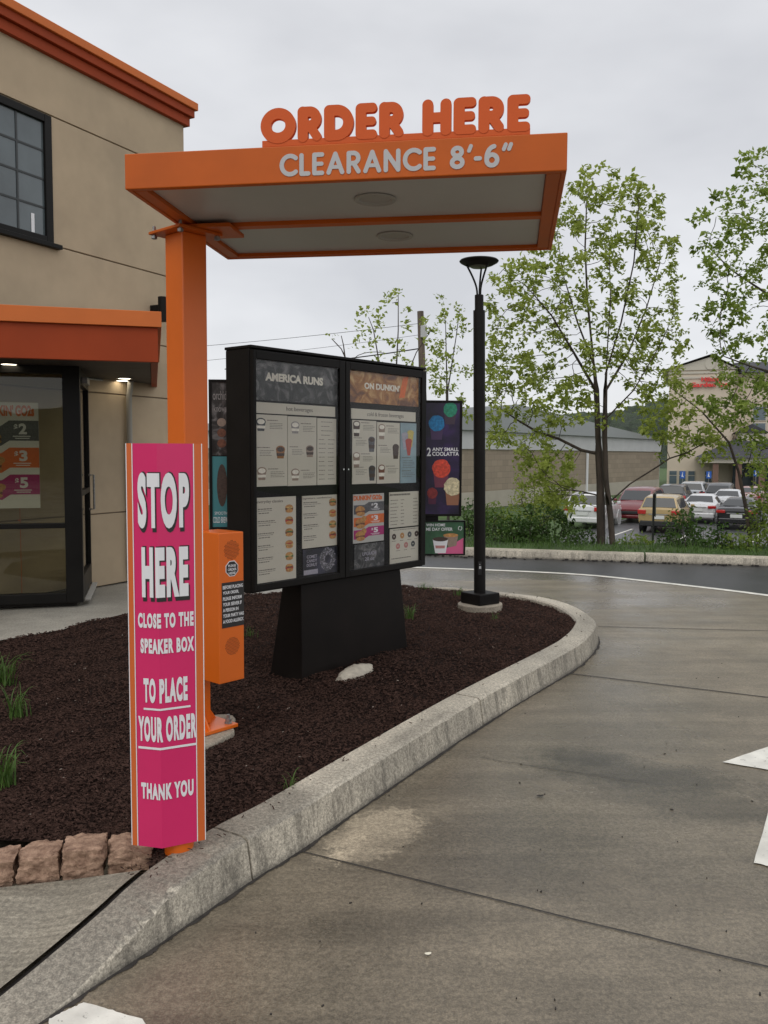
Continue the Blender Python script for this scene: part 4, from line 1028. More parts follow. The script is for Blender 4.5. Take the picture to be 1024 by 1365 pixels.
# ------------------------------------------------------------------ lamp post
LPD = 7.62
lb = G(640, 806, .17); lb.z = 0
lf = Fr((lb.x, lb.y, 0), ang=R(38))
t = thing('street_lamp', 'slim black lamp post with three curved arms under a shallow dish on the island', 'street lamp', lf)
lt = A(635, 340, lb.y).z
lean = -.012
def lx(z): return z*lean*.75, -z*lean*-.6
MB().prism([(.19*1.12*math.cos(a), .19*math.sin(a)) for a in np.linspace(0, 6.283, 33)[:-1]], .02, .185).build('footing', M['concrete_pad'], t, bevel=.01)
MB().obox(-.125, .125, -.125, .125, .185, .285).build('base_cover', M['black'], t, bevel=.008)
zc = A(634, 414, lb.y).z; zc2 = A(634, 393, lb.y).z
mb = MB(); r = .0525
dxl = -.014
def sh(p): return (p.x+dxl*p.z*math.cos(lf.ang), p.y-dxl*p.z*math.sin(lf.ang), p.z)
MB().lathe([(r, .285), (r, zc)], (0, 0, 0), 28).xf(sh).build('pole', M['black'], t, smooth=True)
MB().lathe([(.039, zc), (.039, zc2-.004), (.034, zc2)], (0, 0, 0), 24).xf(sh).build('collar', M['black'], t, smooth=True)
zd = A(634, 354, lb.y).z
for a in (R(150), R(35), R(268)):
    arm_pts = smooth_path([(.016, zc2-.02, 0), (.024, zc2+(zd-zc2)*.25, 0), (.06, zc2+(zd-zc2)*.62, 0), (.118, zd+.012, 0)], 6)
    MB().tube([Vector(sh(Vector((q.x*math.cos(a), q.x*math.sin(a), q.y)))) for q in arm_pts], .0085, 8).build('arm', M['black'], t, smooth=True)
MB().lathe([(0.0, zd-.012), (.09, zd-.006), (.125, zd+.004), (.165, zd+.026), (.174, zd+.038), (.165, zd+.048), (.09, zd+.062), (.03, zd+.067), (0.0, zd+.068)], (0, 0, 0), 40).xf(sh).build('dish', M['black'], t, smooth=True)
MB().lathe([(0.0, zd-.020), (.07, zd-.018), (.085, zd-.008)], (0, 0, 0), 30).xf(sh).build('lens', mat('lamp_lens', (.10, .11, .08), .3), t, smooth=True)
hz = A(640, 753, lb.y).z
v2 = Vector((-lb.x, -lb.y)).normalized(); va = math.atan2(v2.y, v2.x)-lf.ang
hp = Fr(lf.w((0, 0, 0)), ang=lf.ang+va+math.pi/2)
MB().obox(-.016, .016, -.060, -.04, hz-.085, hz+.035).xf(lambda p: (p.x-.006, p.y, p.z)).build('hand_hole_cover', M['black_matte'], t, hp, bevel=.003)
MB().obox(-.012, .006, -.0625, -.058, hz-.028, hz-.004).disc(-.006, hz+.012, .004, .004, -.058, .004).build('asset_tag', M['grey_vinyl'], t, hp)
# ------------------------------------------------------------------ store
M['stucco'] = mat('stucco', (0.47, 0.365, 0.245), 0.9, var=.12, scale=1.1, bump=.35, bscale=170, dist=.006)
M['brown_red'] = mat('red_orange_paint', (0.33, 0.054, 0.016), 0.55, spec=.15, var=.08, scale=1.5, bump=.1, bscale=120, dist=.002)
M['cornice_top'] = mat('orange_coping', (0.62, 0.165, 0.042), 0.55, spec=.2, var=.05, scale=2)
M['frame'] = mat('dark_bronze', (0.007, 0.006, 0.005), 0.45, spec=.2, var=.2, scale=6)
M['soffit'] = mat('dark_soffit', (0.030, 0.022, 0.018), 0.6, var=.2, scale=5)
wf = Fr((-3.06, 9.08, 0), (.454, .891))
bt = thing('store_building', 'tan stucco store with stepped orange cornice, black-framed upper window and an orange entrance awning', 'building', Fr((-3.06, 9.08, 0), ang=0))
xc, _ = wf.pl(246, 300)
zc_top = wf.pl(251, 134, -.12)[1]
cz = [wf.pl(251, 131, -.12)[1], wf.pl(251, 141, -.12)[1], wf.pl(248, 152, -.085)[1], wf.pl(243, 164, -.05)[1]]
zr0 = .10; zr1 = cz[3]+.02
def gz_(u, v): return wf.pl(u, v)[1]
g1 = gz_(150, 190.5); g2 = gz_(150, 349); g3 = gz_(215.5, 461); g4 = gz_(204, 530); g5 = gz_(145, 684)
lv = [zr0, g5, g4, g3, g2, g1, zr1]
wr_x, wt_z = wf.pl(67, 156); _, wb_z = wf.pl(68, 325)
wl_x = wr_x-1.75
MB().obox(-6, xc-.012, .012, 6, zr0, zr1).build('wall_core', mat('joint_stucco', (.24, .185, .125), .9), bt, wf)
k = MB(); jw = .007
for a, b in zip(lv[:-1], lv[1:]):
    za, zb = a+jw, b-jw
    # reveal-jointed stucco panels, with the window opening left clear
    if zb <= wb_z+.05 or za >= wt_z-.05: k.obox(-6, xc, -.003, .0125, za, zb)
    else: k.obox(wr_x, xc, -.003, .0125, za, zb); k.obox(-6, wl_x, -.003, .0125, za, zb)
k.obox(xc-.0125, xc+.003, .0126, 6, zr0, zr1)
k.build('wall', M['stucco'], bt, wf, bevel=.004, segs=2)
for i, (a, b, ov, m) in enumerate(((cz[1], cz[0], .125, 'cornice_top'), (cz[2], cz[1]-.001, .095, 'brown_red'), (cz[3], cz[2]-.001, .055, 'brown_red'))):
    MB().obox(-6, xc+ov, -ov, 6, a, b).build('cornice', M[m], bt, wf, bevel=.006)
# upper window
win = MB(); fw = .085
win.obox(wl_x, wl_x+fw, -.02, .05, wb_z, wt_z).obox(wr_x-fw, wr_x, -.02, .05, wb_z, wt_z).obox(wl_x+fw, wr_x-fw, -.02, .05, wt_z-fw*.9, wt_z).obox(wl_x+fw, wr_x-fw, -.02, .05, wb_z, wb_z+fw*.7)
wo = win.build('window', M['frame'], bt, wf, bevel=.006)
M['win_glass'] = mat('window_glass', (.085, .105, .110), .06, var=.25, scale=1.2, spec=.9)
MB().obox(wl_x+fw, wr_x-fw, .010, .014, wb_z+fw*.7, wt_z-fw*.9).build('glass', M['win_glass'], wo, wf)
k = MB(); gx0, gx1, gz0, gz1 = wl_x+fw, wr_x-fw, wb_z+fw*.7, wt_z-fw*.9
nc = 5
for i in range(1, nc): x = gx1-(gx1-gx0)*i/nc; k.obox(x-.010, x+.010, .003, .0095, gz0, gz1)
for j in range(1, 4): z = gz0+(gz1-gz0)*j/4; k.obox(gx0, gx1, .0035, .009, z-.010, z+.010)
k.build('muntins', mat('muntin_grey', (.03, .034, .035), .4), wo, wf)
MB().obox(wl_x-.05, wr_x+.07, -.06, .02, wb_z-.045, wb_z-.001).build('sill', M['frame'], wo, wf, bevel=.004)
tx, tz = wf.pl(42, 312, .008); tx2, tz2 = wf.pl(45.5, 285, .008)
MB().obox(tx, tx2, .004, .008, tz, tz2).build('window_tag', M['white'], wo, wf)
# awning
af = Fr((-1.88, 7.2, 0), (.966, .259))
SOF = 2.28
acz = af.pl(213, 437)[1]; act = af.pl(213, 416)[1]
AX0 = -3.4
# where the awning runs back to the wall: solve on its own grid
def wall_y(x):
    p0 = wf.w((0, 0, 0)); p1 = wf.w((1, 0, 0)); a0 = af.loc(p0); a1 = af.loc(p1)
    tt = (x-a0.x)/(a1.x-a0.x); return a0.y+(a1.y-a0.y)*tt
yR = wall_y(0)-.02
AY = .06
aw_ = MB().prism([(AX0, 0), (0, 0), (0, yR), (-.06, wall_y(-.06)-.02), (-.06, AY), (AX0, AY)], SOF, acz).build('awning', M['brown_red'], bt, af, bevel=.004)
MB().prism([(AX0, -.03), (.03, -.03), (.03, wall_y(.03)-.03), (-.10, wall_y(-.10)-.03), (-.10, AY), (AX0, AY)], acz+.001, act).build('awning_cap', M['cornice_top'], aw_, af, bevel=.004)
yv = .905
MB().prism([(AX0, AY+.001), (-.062, AY+.001), (-.062, wall_y(-.062)-.03), (-.98, wall_y(-.98)-.03), (-.98, yv), (AX0, yv)], SOF+.03, SOF+.06).build('soffit', M['soffit'], aw_, af)
MB().prism([(AX0, AY+.001), (-.10, AY+.001), (-.10, wall_y(-.10)-.05), (-.98, wall_y(-.98)-.05), (-.98, yv+.5), (AX0, yv+.5)], act-.03, act-.01).build('awning_roof', M['soffit'], aw_, af)
M['lamp_on'] = emat('lit_lamp', (1.0, .90, .70), 6.0)
for (u, v) in ((12, 485), (166, 504), (167, 516)):
    p = G(u, v, SOF+.03); q = af.loc((p.x, p.y, 0))
    q.y = min(q.y, wall_y(q.x)-.12)
    l = MB().lathe([(.075, .0), (.085, -.006), (.070, -.008), (.066, .0)], (q.x, q.y, SOF+.0295), 24).build('soffit_light', M['steel'], aw_, af)
    MB().lathe([(.066, 0), (.066, -.004)], (q.x, q.y, SOF+.0290), 24).build('light_disc', M['lamp_on'], bt, af)
# entrance bay
vf = Fr((-2.83, 7.88, 0), (.966, .259))
FZ = .15
vx, _ = vf.pl(110, 700); gxr, _ = vf.pl(87, 700)
ztop = SOF+.029
zt_ = vf.pl(60, 701)[1]
k = MB()
k.obox(gxr, vx, -.03, .07, FZ, ztop).obox(-3.2, gxr, -.03, .07, FZ, FZ+.09).obox(-3.2, gxr, -.03, .07, zt_-.022, zt_+.022).obox(-3.2, gxr, -.03, .07, ztop-.07, ztop)
k.build('storefront_frame', M['frame'], bt, vf, bevel=.004)
M['shop_glass'] = glassmat('shop_glass', (.77, .77, .71), 1.42, .0)
MB().obox(-3.2, gxr, .015, .021, FZ+.09, ztop-.07).build('shop_window', M['shop_glass'], bt, vf)
# side of the bay with the door
ye = wall_y_v = None
def wall_yv(x):
    a0 = vf.loc(wf.w((0, 0, 0))); a1 = vf.loc(wf.w((1, 0, 0))); tt = (x-a0.x)/(a1.x-a0.x); return a0.y+(a1.y-a0.y)*tt
ys = wall_yv(vx)-.01
dr_ = MB().obox(vx-.06, vx-.005, .072, .14, FZ, ztop).obox(vx-.06, vx-.005, ys-.07, ys, FZ, ztop).obox(vx-.06, vx-.005, .14, ys-.07, ztop-.14, ztop).obox(vx-.06, vx-.005, .14, ys-.07, FZ+.02, FZ+.22).obox(vx-.06, vx-.005, .14, ys-.07, 1.12, 1.17).build('door', M['frame'], bt, vf, bevel=.004)
MB().obox(vx-.038, vx-.032, .14, ys-.07, FZ+.22, ztop-.14).build('glass', M['shop_glass'], dr_, vf)
mb = MB().tube([(vx-.005, ys-.20, 1.30), (vx+.045, ys-.20, 1.30), (vx+.045, ys-.20, .95), (vx-.005, ys-.20, .95)], .011, 8)
mb.build('handle', M['steel'], dr_, vf, smooth=True)
MB().obox(vx-.004, vx+.05, .25, .55, ztop-.13, ztop-.07).tube([(vx+.03, .5, ztop-.06), (vx+.16, .75, ztop-.055)], .012, 8).build('door_closer', M['steel'], dr_, vf, bevel=.004)
MB().obox(vx+.001, vx+.05, .10, ys, FZ-.005, FZ+.012).build('threshold', mat('threshold', (.42, .40, .36), .6), bt, vf)
# interior seen through the glass
M['inside'] = mat('dim_interior', (.030, .025, .020), .8, var=.3, scale=1.3)
k = MB().obox(-4.4, vx-.07, 2.4, 2.5, FZ-.02, ztop).obox(-4.4, vx-.07, .08, 2.4, FZ-.04, FZ-.01).obox(-4.4, -3.25, -.02, 2.4, FZ, ztop).obox(-4.4, vx-.07, .08, 2.4, ztop+.001, ztop+.03)
k.build('interior', M['inside'], bt, vf)
k = MB().obox(-1.6, -.35, 1.1, 1.6, FZ, 1.05).obox(-2.8, -1.9, .9, 1.3, FZ, .92).build('counter', mat('counter_brown', (.05, .03, .018), .5, var=.3, scale=4), bt, vf, bevel=.01)
MB().obox(-.62, -.55, .5, .57, FZ, 1.35).build('interior_post', M['sign_orange'], bt, vf)
# promotion poster inside the window
pxr_, pzt = vf.pl(51, 537, .05); _, pzb = vf.pl(55, 677, .05)
pw_ = .50; pg = MB().obox(pxr_-pw_, pxr_, .046, .052, pzb, pzt).build('window_poster', mat('poster_paper', (.74, .73, .70), .5), bt, vf)
gocard(pxr_-pw_, pxr_, pzb, pzt, .046, pg, vf)
# downpipe, wall lamp
ux, _ = wf.pl(172, 560, -.05)
zt2 = SOF+.03
MB().tube([Vector((ux-.02, -.10, zt2-.0)), Vector((ux-.01, -.08, zt2-.10)), Vector((ux, -.055, zt2-.16)), Vector((ux, -.055, .15))], .032, 12).build('downpipe', mat('pipe_grey', (.36, .34, .30), .5), bt, wf, smooth=True)
sx0, sz0_ = wf.pl(213, 428, -.16); sx1, sz1_ = wf.pl(222, 397, -.16)
sl = MB().lathe([(.050, 0), (.050, sz1_-sz0_)], (sx0+.05, -.16, sz0_), 20).build('wall_lamp', M['black'], bt, wf, bevel=.004)
MB().obox(sx0+.02, sx0+.08, -.13, -.003, (sz0_+sz1_)/2-.03, (sz0_+sz1_)/2+.05).build('bracket', M['black'], sl, wf)

# ------------------------------------------------------------------ edging stones
M['stone'] = mat('edging_stone', (0.33, 0.185, 0.115), 0.85, var=.45, scale=22, var2=(.55, .36, .25), bump=1.0, bscale=60, dist=.014)
from mathutils import noise as mnoise
lab = ['rough tan edging stone at the far left, cut off by the picture edge', 'rough tan edging stone second from the left end of the row', 'rough tan edging stone second from the right end, widest and browner', 'tapered tan edging stone at the right end of the row, touching the kerb']
ends = [(-48, 20), (23, 79), (82, 140), (143, 203)]
for i, (u0, u1) in enumerate(ends):
    vb = lambda u: 1181-(u/200)*20
    p0, p1 = G(u0, vb(u0), .085), G(u1, vb(u1), .085); d = p1-p0; Lx = d.length
    fr = Fr(((p0.x+p1.x)/2, (p0.y+p1.y)/2, .07), (d.x, d.y)); H = (.094, .100, .110, .102)[i]; Dp = .13
    bm = bmesh.new(); bmesh.ops.create_cube(bm, size=1); bmesh.ops.subdivide_edges(bm, edges=bm.edges[:], cuts=20, use_grid_fill=True)
    for v in bm.verts:
        c = v.co.copy(); k_ = .5
        q = Vector([math.copysign(min(abs(a), .5)**1.0, a) for a in c])
        r_ = q.normalized()*.62; q = q.lerp(r_, .20); q.x *= .965
        s_ = mnoise.fractal(Vector((c.x*2.6+i*7, c.y*2.6, c.z*2.6)), .7, 2.2, 6)*.10+mnoise.noise(Vector((c.x*9+i*3, c.y*9, c.z*9)))*.02
        q += q.normalized()*s_
        top = 1.0
        if i == 3: top = 1-.50*max(0, c.x+.12)
        v.co = Vector((q.x*Lx*1.0, Dp*.5+q.y*Dp, (q.z+.5)*H*top))
    me = bpy.data.meshes.new('edging_stone'); bm.to_mesh(me); bm.free(); me.materials.append(M['stone'])
    me.polygons.foreach_set('use_smooth', [True]*len(me.polygons)); me.set_sharp_from_angle(angle=R(40))
    o = bpy.data.objects.new('edging_stone', me); COL.objects.link(o); o.location = fr.o; o.rotation_euler = (0, 0, fr.ang)
    tag(o, lab[i], 'stone', 'edging stones along the mulch')
# ------------------------------------------------------------------ car park, far buildings, hill
HD = R(28)                                   # the grid of the car park, clockwise from straight ahead
hx, hy = math.sin(HD), math.cos(HD)
def lotp(u, v): return G(u, v, LOTZ)
e0 = lotp(770, 718); e0.x -= .8
lot = [(e0.x-2*hx, e0.y-2*hy), (e0.x+34*hx, e0.y+34*hy), (e0.x+90*hx, e0.y+90*hy), (140, 90), (110, 22), (18, 21)]
struct(MB().add([(a, b, LOTZ) for a, b in lot], [tuple(range(len(lot)))[::-1]]).build('parking_lot', M['lot']))
k = MB()
for i in range(9):
    p = lotp(812, 716)+Vector((hy, -hx, 0))*(2.75*i); q = p+Vector((hx, hy, 0))*4.6; n = Vector((hy, -hx, 0))*.055
    k.add([(p.x-n.x, p.y-n.y, LOTZ+.006), (p.x+n.x, p.y+n.y, LOTZ+.006), (q.x+n.x, q.y+n.y, LOTZ+.006), (q.x-n.x, q.y-n.y, LOTZ+.006)], [(0, 1, 2, 3)])
struct(k.build('bay_lines', M['white_paint']))
# block-walled building beyond the lawn
wa = A(545, 600, 49); wb = A(880, 600, 86)
bfm = Fr((wa.x, wa.y, LOTZ-.1), (wb.x-wa.x, wb.y-wa.y)); BLn = math.hypot(wb.x-wa.x, wb.y-wa.y)
zb1 = (bfm.pl(645, 599)[1]+bfm.pl(875, 602)[1])/2; zb2 = bfm.pl(645, 575)[1]*.5+bfm.pl(875, 586)[1]*.5; zb0 = bfm.pl(645, 655)[1]
def blockmat(name, base, sx, sz):
    m = mat(name, base, .85, var=.10, scale=.6)
    t = m.node_tree; b = t.nodes['Principled BSDF']; br_ = t.nodes.new('ShaderNodeTexBrick')
    br_.inputs['Color1'].default_value = (*base, 1); br_.inputs['Color2'].default_value = (*[x*.82 for x in base], 1); br_.inputs['Mortar'].default_value = (*[x*.6 for x in base], 1)
    br_.inputs['Scale'].default_value = 1.0; br_.inputs['Brick Width'].default_value = sx; br_.inputs['Row Height'].default_value = sz; br_.inputs['Mortar Size'].default_value = .012
    c = t.nodes.new('ShaderNodeTexCoord'); q = t.nodes.new('ShaderNodeMapping'); q.inputs['Rotation'].default_value = (R(90), 0, 0)
    t.links.new(c.outputs['Object'], q.inputs['Vector']); t.links.new(q.outputs['Vector'], br_.inputs['Vector']); t.links.new(br_.outputs['Color'], b.inputs['Base Color'])
    return m
wt = thing('warehouse', 'low tan block-walled hall with white metal upper band and grey-green roof beyond the lawn', 'building', bfm)
MB().obox(0, BLn, 0, 30, 0, zb0).build('base_course', mat('base_block', (.42, .38, .31), .9, var=.1, scale=.5), wt, bfm)
MB().obox(0, BLn, .03, 30, zb0+.002, zb1).build('wall', blockmat('tan_block', (.33, .265, .195), .8, .4), wt, bfm)
MB().obox(-.1, BLn+.1, -.08, 30, zb1+.002, zb2).build('metal_band', mat('white_cladding', (.52, .52, .51), .6, var=.06, scale=.8), wt, bfm)
MB().obox(BLn+.002, BLn+.3, .1, 8, 0, zb1-.05).build('end_panel', mat('pale_cladding', (.46, .48, .50), .6, var=.06), wt, bfm)
r0 = bfm.loc(A(692, 539, 66)); r1 = bfm.loc(A(735, 548, 72))
rz = r0.z+.0
k = MB(); e = .35
k.add([(-.4, -e, zb2+.01), (BLn+.4, -e, zb2+.01), (BLn+.4, 34, zb2+.01), (-.4, 34, zb2+.01), (r0.x, r0.y, r0.z), (max(r1.x, r0.x+4), r0.y+2, r0.z*.93+.07*zb2)], [(0, 1, 5, 4), (1, 2, 5), (2, 3, 4, 5), (3, 0, 4)])
k.obox(-.4, BLn+.4, -e, 34, zb2+.001, zb2+.009)
k.build('roof', mat('green_metal_roof', (.085, .098, .088), .45, var=.1, scale=.4), wt, bfm)
pxd, _ = bfm.pl(782, 620)
MB().obox(pxd-.12, pxd+.12, -.12, -.005, .1, zb1).build('downpipe', M['white'], wt, bfm)
# hotel
HY = 98.0
h0, h1 = A(891, 560, HY), A(978, 560, HY)
hf = Fr((h0.x, h0.y, LOTZ-.2), ang=R(-20))
M['hotel'] = mat('tan_render', (.60, .51, .40), .85, var=.06, scale=.3)
M['hotel_trim'] = mat('cream_trim', (.52, .48, .40), .8)
M['slate_roof'] = mat('slate_shingle', (.045, .045, .052), .8, var=.3, scale=2)
M['far_glass'] = mat('far_window', (.10, .13, .15), .12, var=.3, scale=.6)
ht = thing('hotel', 'tall tan gabled hotel tower with red rooftop lettering and a dark-roofed entrance porch', 'building', hf)
HW = hf.pl(978, 560)[0]; zE = hf.pl(913, 494)[1]; zP = hf.pl(947, 476)[1]; xg0 = hf.pl(905, 494)[0]; xg1 = hf.pl(984, 494)[0]; xpk = hf.pl(947, 480)[0]
MB().obox(0, HW, 0, 20, 0, zE).build('wall', M['hotel'], ht, hf)
MB().prismy([(-.5, zE+.01), (HW+.3, zE+.01), (xpk, zP)], -.15, 20).build('gable', M['hotel_trim'], ht, hf)
k = MB(); k.add([(-.9, -.5, zE-.1), (xpk, -.5, zP+.15), (xpk, 20, zP+.15), (-.9, 20, zE-.1), (HW+.7, -.5, zE-.1), (HW+.7, 20, zE-.1)], [(0, 1, 2, 3), (1, 4, 5, 2)])
k.xf(lambda p: (p.x, p.y, p.z+.12)); k.build('roof', mat('pale_roof', (.30, .28, .25), .7), ht, hf)
for v in (496.5, 503, 588): z = hf.pl(940, v)[1]; MB().obox(-.1, HW+.1, -.12, -.005, z-.12, z+.12).build('string_course', M['hotel_trim'], ht, hf)
MB().obox(HW+.01, HW+24, 2.2, 20, 0, zE-.3).build('side_wall', M['hotel'], ht, hf)
k = MB(); k.add([(HW+.01, 1.6, zE-.28), (HW+24, 1.6, zE-.28), (HW+24, 20, zE-.28), (HW+.01, 20, zE-.28), (HW+.01, 9, zE+1.6), (HW+24, 9, zE+1.6)], [(0, 1, 5, 4), (1, 2, 5), (2, 3, 4, 5), (3, 0, 4)]); k.build('side_roof', M['slate_roof'], ht, hf)
for j in range(4):
    z = hf.pl(1000, 607-j*22, 2.2)[1]
    for i in range(5):
        x = HW+2.0+i*4.4; w_ = MB().obox(x, x+1.5, 2.10, 2.19, z-1.7, z).build('window', M['hotel_trim'], ht, hf)
        MB().obox(x+.12, x+1.38, 2.05, 2.095, z-1.58, z-.12).build('pane', M['far_glass'], w_, hf)
k = MB(); k.disc(xpk, hf.pl(947, 485)[1], .55, .65, -.15, .08, 20); k.build('gable_vent', M['hotel_trim'], ht, hf)
M['red_sign'] = mat('red_letters', (.72, .035, .03), .4)
q0 = hf.pl(935, 509); q1 = hf.pl(960, 502.5); MB().txt('Hilton', q0[0], q1[0], q0[1], q1[1], -.16, .15, .03).build('sign_lettering', M['red_sign'], ht, hf)
q0 = hf.pl(920, 516.5); q1 = hf.pl(972, 509); MB().txt('Garden Inn', q0[0], q1[0], q0[1], q1[1], -.16, .15, .03).build('sign_lettering', M['red_sign'], ht, hf)
# ground-floor windows
zl, zh = hf.pl(905, 646)[1], hf.pl(905, 627)[1]
for u0, u1 in ((891.5, 903), (904.5, 915), (916.5, 927), (939, 949)):
    x0, x1 = hf.pl(u0, 635)[0], hf.pl(u1, 635)[0]
    w_ = MB().obox(max(x0, .05), x1, -.08, -.004, zl, zh).build('window', M['hotel_trim'], ht, hf); MB().obox(max(x0, .05)+.08, x1-.08, -.12, -.084, zl+.08, zl+(zh-zl)*.62).obox(max(x0, .05)+.08, x1-.08, -.12, -.084, zl+(zh-zl)*.68, zh-.08).build('pane', M['far_glass'], w_, hf)
# entrance porch
pfm = Fr(hf.w((hf.pl(931, 612, -9)[0], -9.5, 0)), ang=hf.ang)
pz0, pz1 = pfm.pl(940, 617)[1], pfm.pl(940, 610)[1]; pzr = pfm.pl(990, 585, 4)[1]
MB().obox(0, 17, 0, 9.3, pz0, pz1).build('porch_fascia', M['hotel_trim'], ht, pfm)
k = MB(); k.add([(-.4, -.4, pz1+.01), (17.4, -.4, pz1+.01), (17.4, 9.4, pz1+.01), (-.4, 9.4, pz1+.01), (3.6, 4.2, pzr), (13.6, 4.2, pzr)], [(0, 1, 5, 4), (1, 2, 5), (2, 3, 4, 5), (3, 0, 4)]); k.build('porch_roof', M['slate_roof'], ht, pfm)
gx0, gz0_ = pfm.pl(978, 577, 4); gx1, _ = pfm.pl(1026, 577, 4); gzp = pfm.pl(1001, 565, 4)[1]
MB().prismy([(gx0, gz0_), (gx1, gz0_), ((gx0+gx1)/2, gzp)], 3.5, 11).build('dormer_roof', M['slate_roof'], ht, pfm)
MB().obox(gx0+.5, gx1-.5, 3.7, 11, pzr-1.2, gz0_-.01).build('dormer', M['hotel_trim'], ht, pfm)
for u in (954, 985, 1016): x = pfm.pl(u, 630)[0]; MB().obox(x-.28, x+.28, .2, .8, 0, pz0-.002).build('column', mat('column_brown', (.20, .12, .09), .8), ht, pfm)
MB().obox(3.6, 17, 9.0, 9.2, .1, pz0-.01).build('entrance_glazing', M['far_glass'], ht, pfm)
for i in range(8): MB().obox(4+i*1.7, 4.14+i*1.7, 8.9, 8.99, .1, pz0-.01).build('mullion', M['hotel_trim'], ht, pfm)
# blue bay signs in front of the hotel
blab = ['small blue accessible-bay sign on a post before the hotel ground-floor windows', 'small blue accessible-bay sign beside the first porch column', 'small blue accessible-bay sign under the porch at the far right']
for (u, v), lb_ in zip(((910, 633), (945, 633), (1008, 630)), blab):
    p = A(u, v, 84); sfm = Fr((p.x, p.y, LOTZ), ang=R(-10)); zc_ = p.z-LOTZ
    s_ = thing('bay_sign', lb_, 'sign', sfm, 'blue accessible bay signs')
    MB().tube([(0, .03, 0), (0, .03, zc_+.3)], .03, 8).build('post', M['steel'], s_)
    pl_ = MB().obox(-.24, .24, -.02, 0, zc_-.35, zc_+.35).build('plate', mat('sign_blue', (.02, .10, .42), .4), s_)
    MB().disc(0, zc_+.18, .05, .05, -.021, .004, 12).prismy([(-.06, zc_+.1), (.02, zc_+.1), (.02, zc_-.05), (.12, zc_-.2), (-.1, zc_-.2)], -.025, -.021).build('symbol', M['white'], pl_)
# wooded hill
def hillmesh(name, y0, u0, u1, ridge, label, seed, depth=120, n=150):
    k = MB(); g = random.Random(seed); rows = []
    for j in range(16):
        f = j/15; row = []
        for i in range(n+1):
            u = u0+(u1-u0)*i/n; Y = y0+depth*f
            ztop = A(u, ridge(u), y0+depth*.7).z
            prof = math.sin(min(1, f/.7)*math.pi/2)
            z = LOTZ+(ztop-LOTZ)*prof
            x = A(u, 600, y0+depth*.7).x*(Y/(y0+depth*.7))
            z += 2.2*(mnoise.fractal(Vector((x*.11, Y*.09, seed)), .8, 2.1, 5))*min(1, f*4)+g.uniform(-.7, .7)*min(1, f*4)
            row.append((x, Y, z))
        rows.append(row)
    k.grid(rows); o = k.build(name, M['forest']); return tag(o, label, kind='structure')
M['forest'] = mat('forest_foliage', (.026, .046, .024), .95, var=.6, scale=.16, var2=(.055, .085, .038), bump=1.0, bscale=.5, dist=2.0, detail=8)
hillmesh('hill', 230, 640, 1500, lambda u: 556-22*math.exp(-((u-905)/75)**2)-10*math.exp(-((u-1120)/160)**2), None, 3)
hillmesh('hill', 300, -700, 720, lambda u: 585-8*math.sin(u*.013)-4*math.sin(u*.041), None, 5)
# dark tree line behind the photographer (seen only mirrored in the shop window)
k = MB(); g = random.Random(9); rows = []
for j in range(9):
    row = []
    for i in range(90):
        a = R(150+150*i/89); f = j/8; rr = 34+7*f
        row.append((rr*math.sin(a)+g.uniform(-.6, .6), rr*math.cos(a)+g.uniform(-.6, .6), -.1+(4.2+1.6*mnoise.noise(Vector((i*.22, 0, 4))))*math.sin(f*math.pi/2)+g.uniform(-.45, .45)*(1 if j else 0)))
    rows.append(row)
tag(k.grid(rows).build('tree_line', M['forest']), 'dark band of trees across the road, mirrored in the shop window', 'trees', kind='stuff')

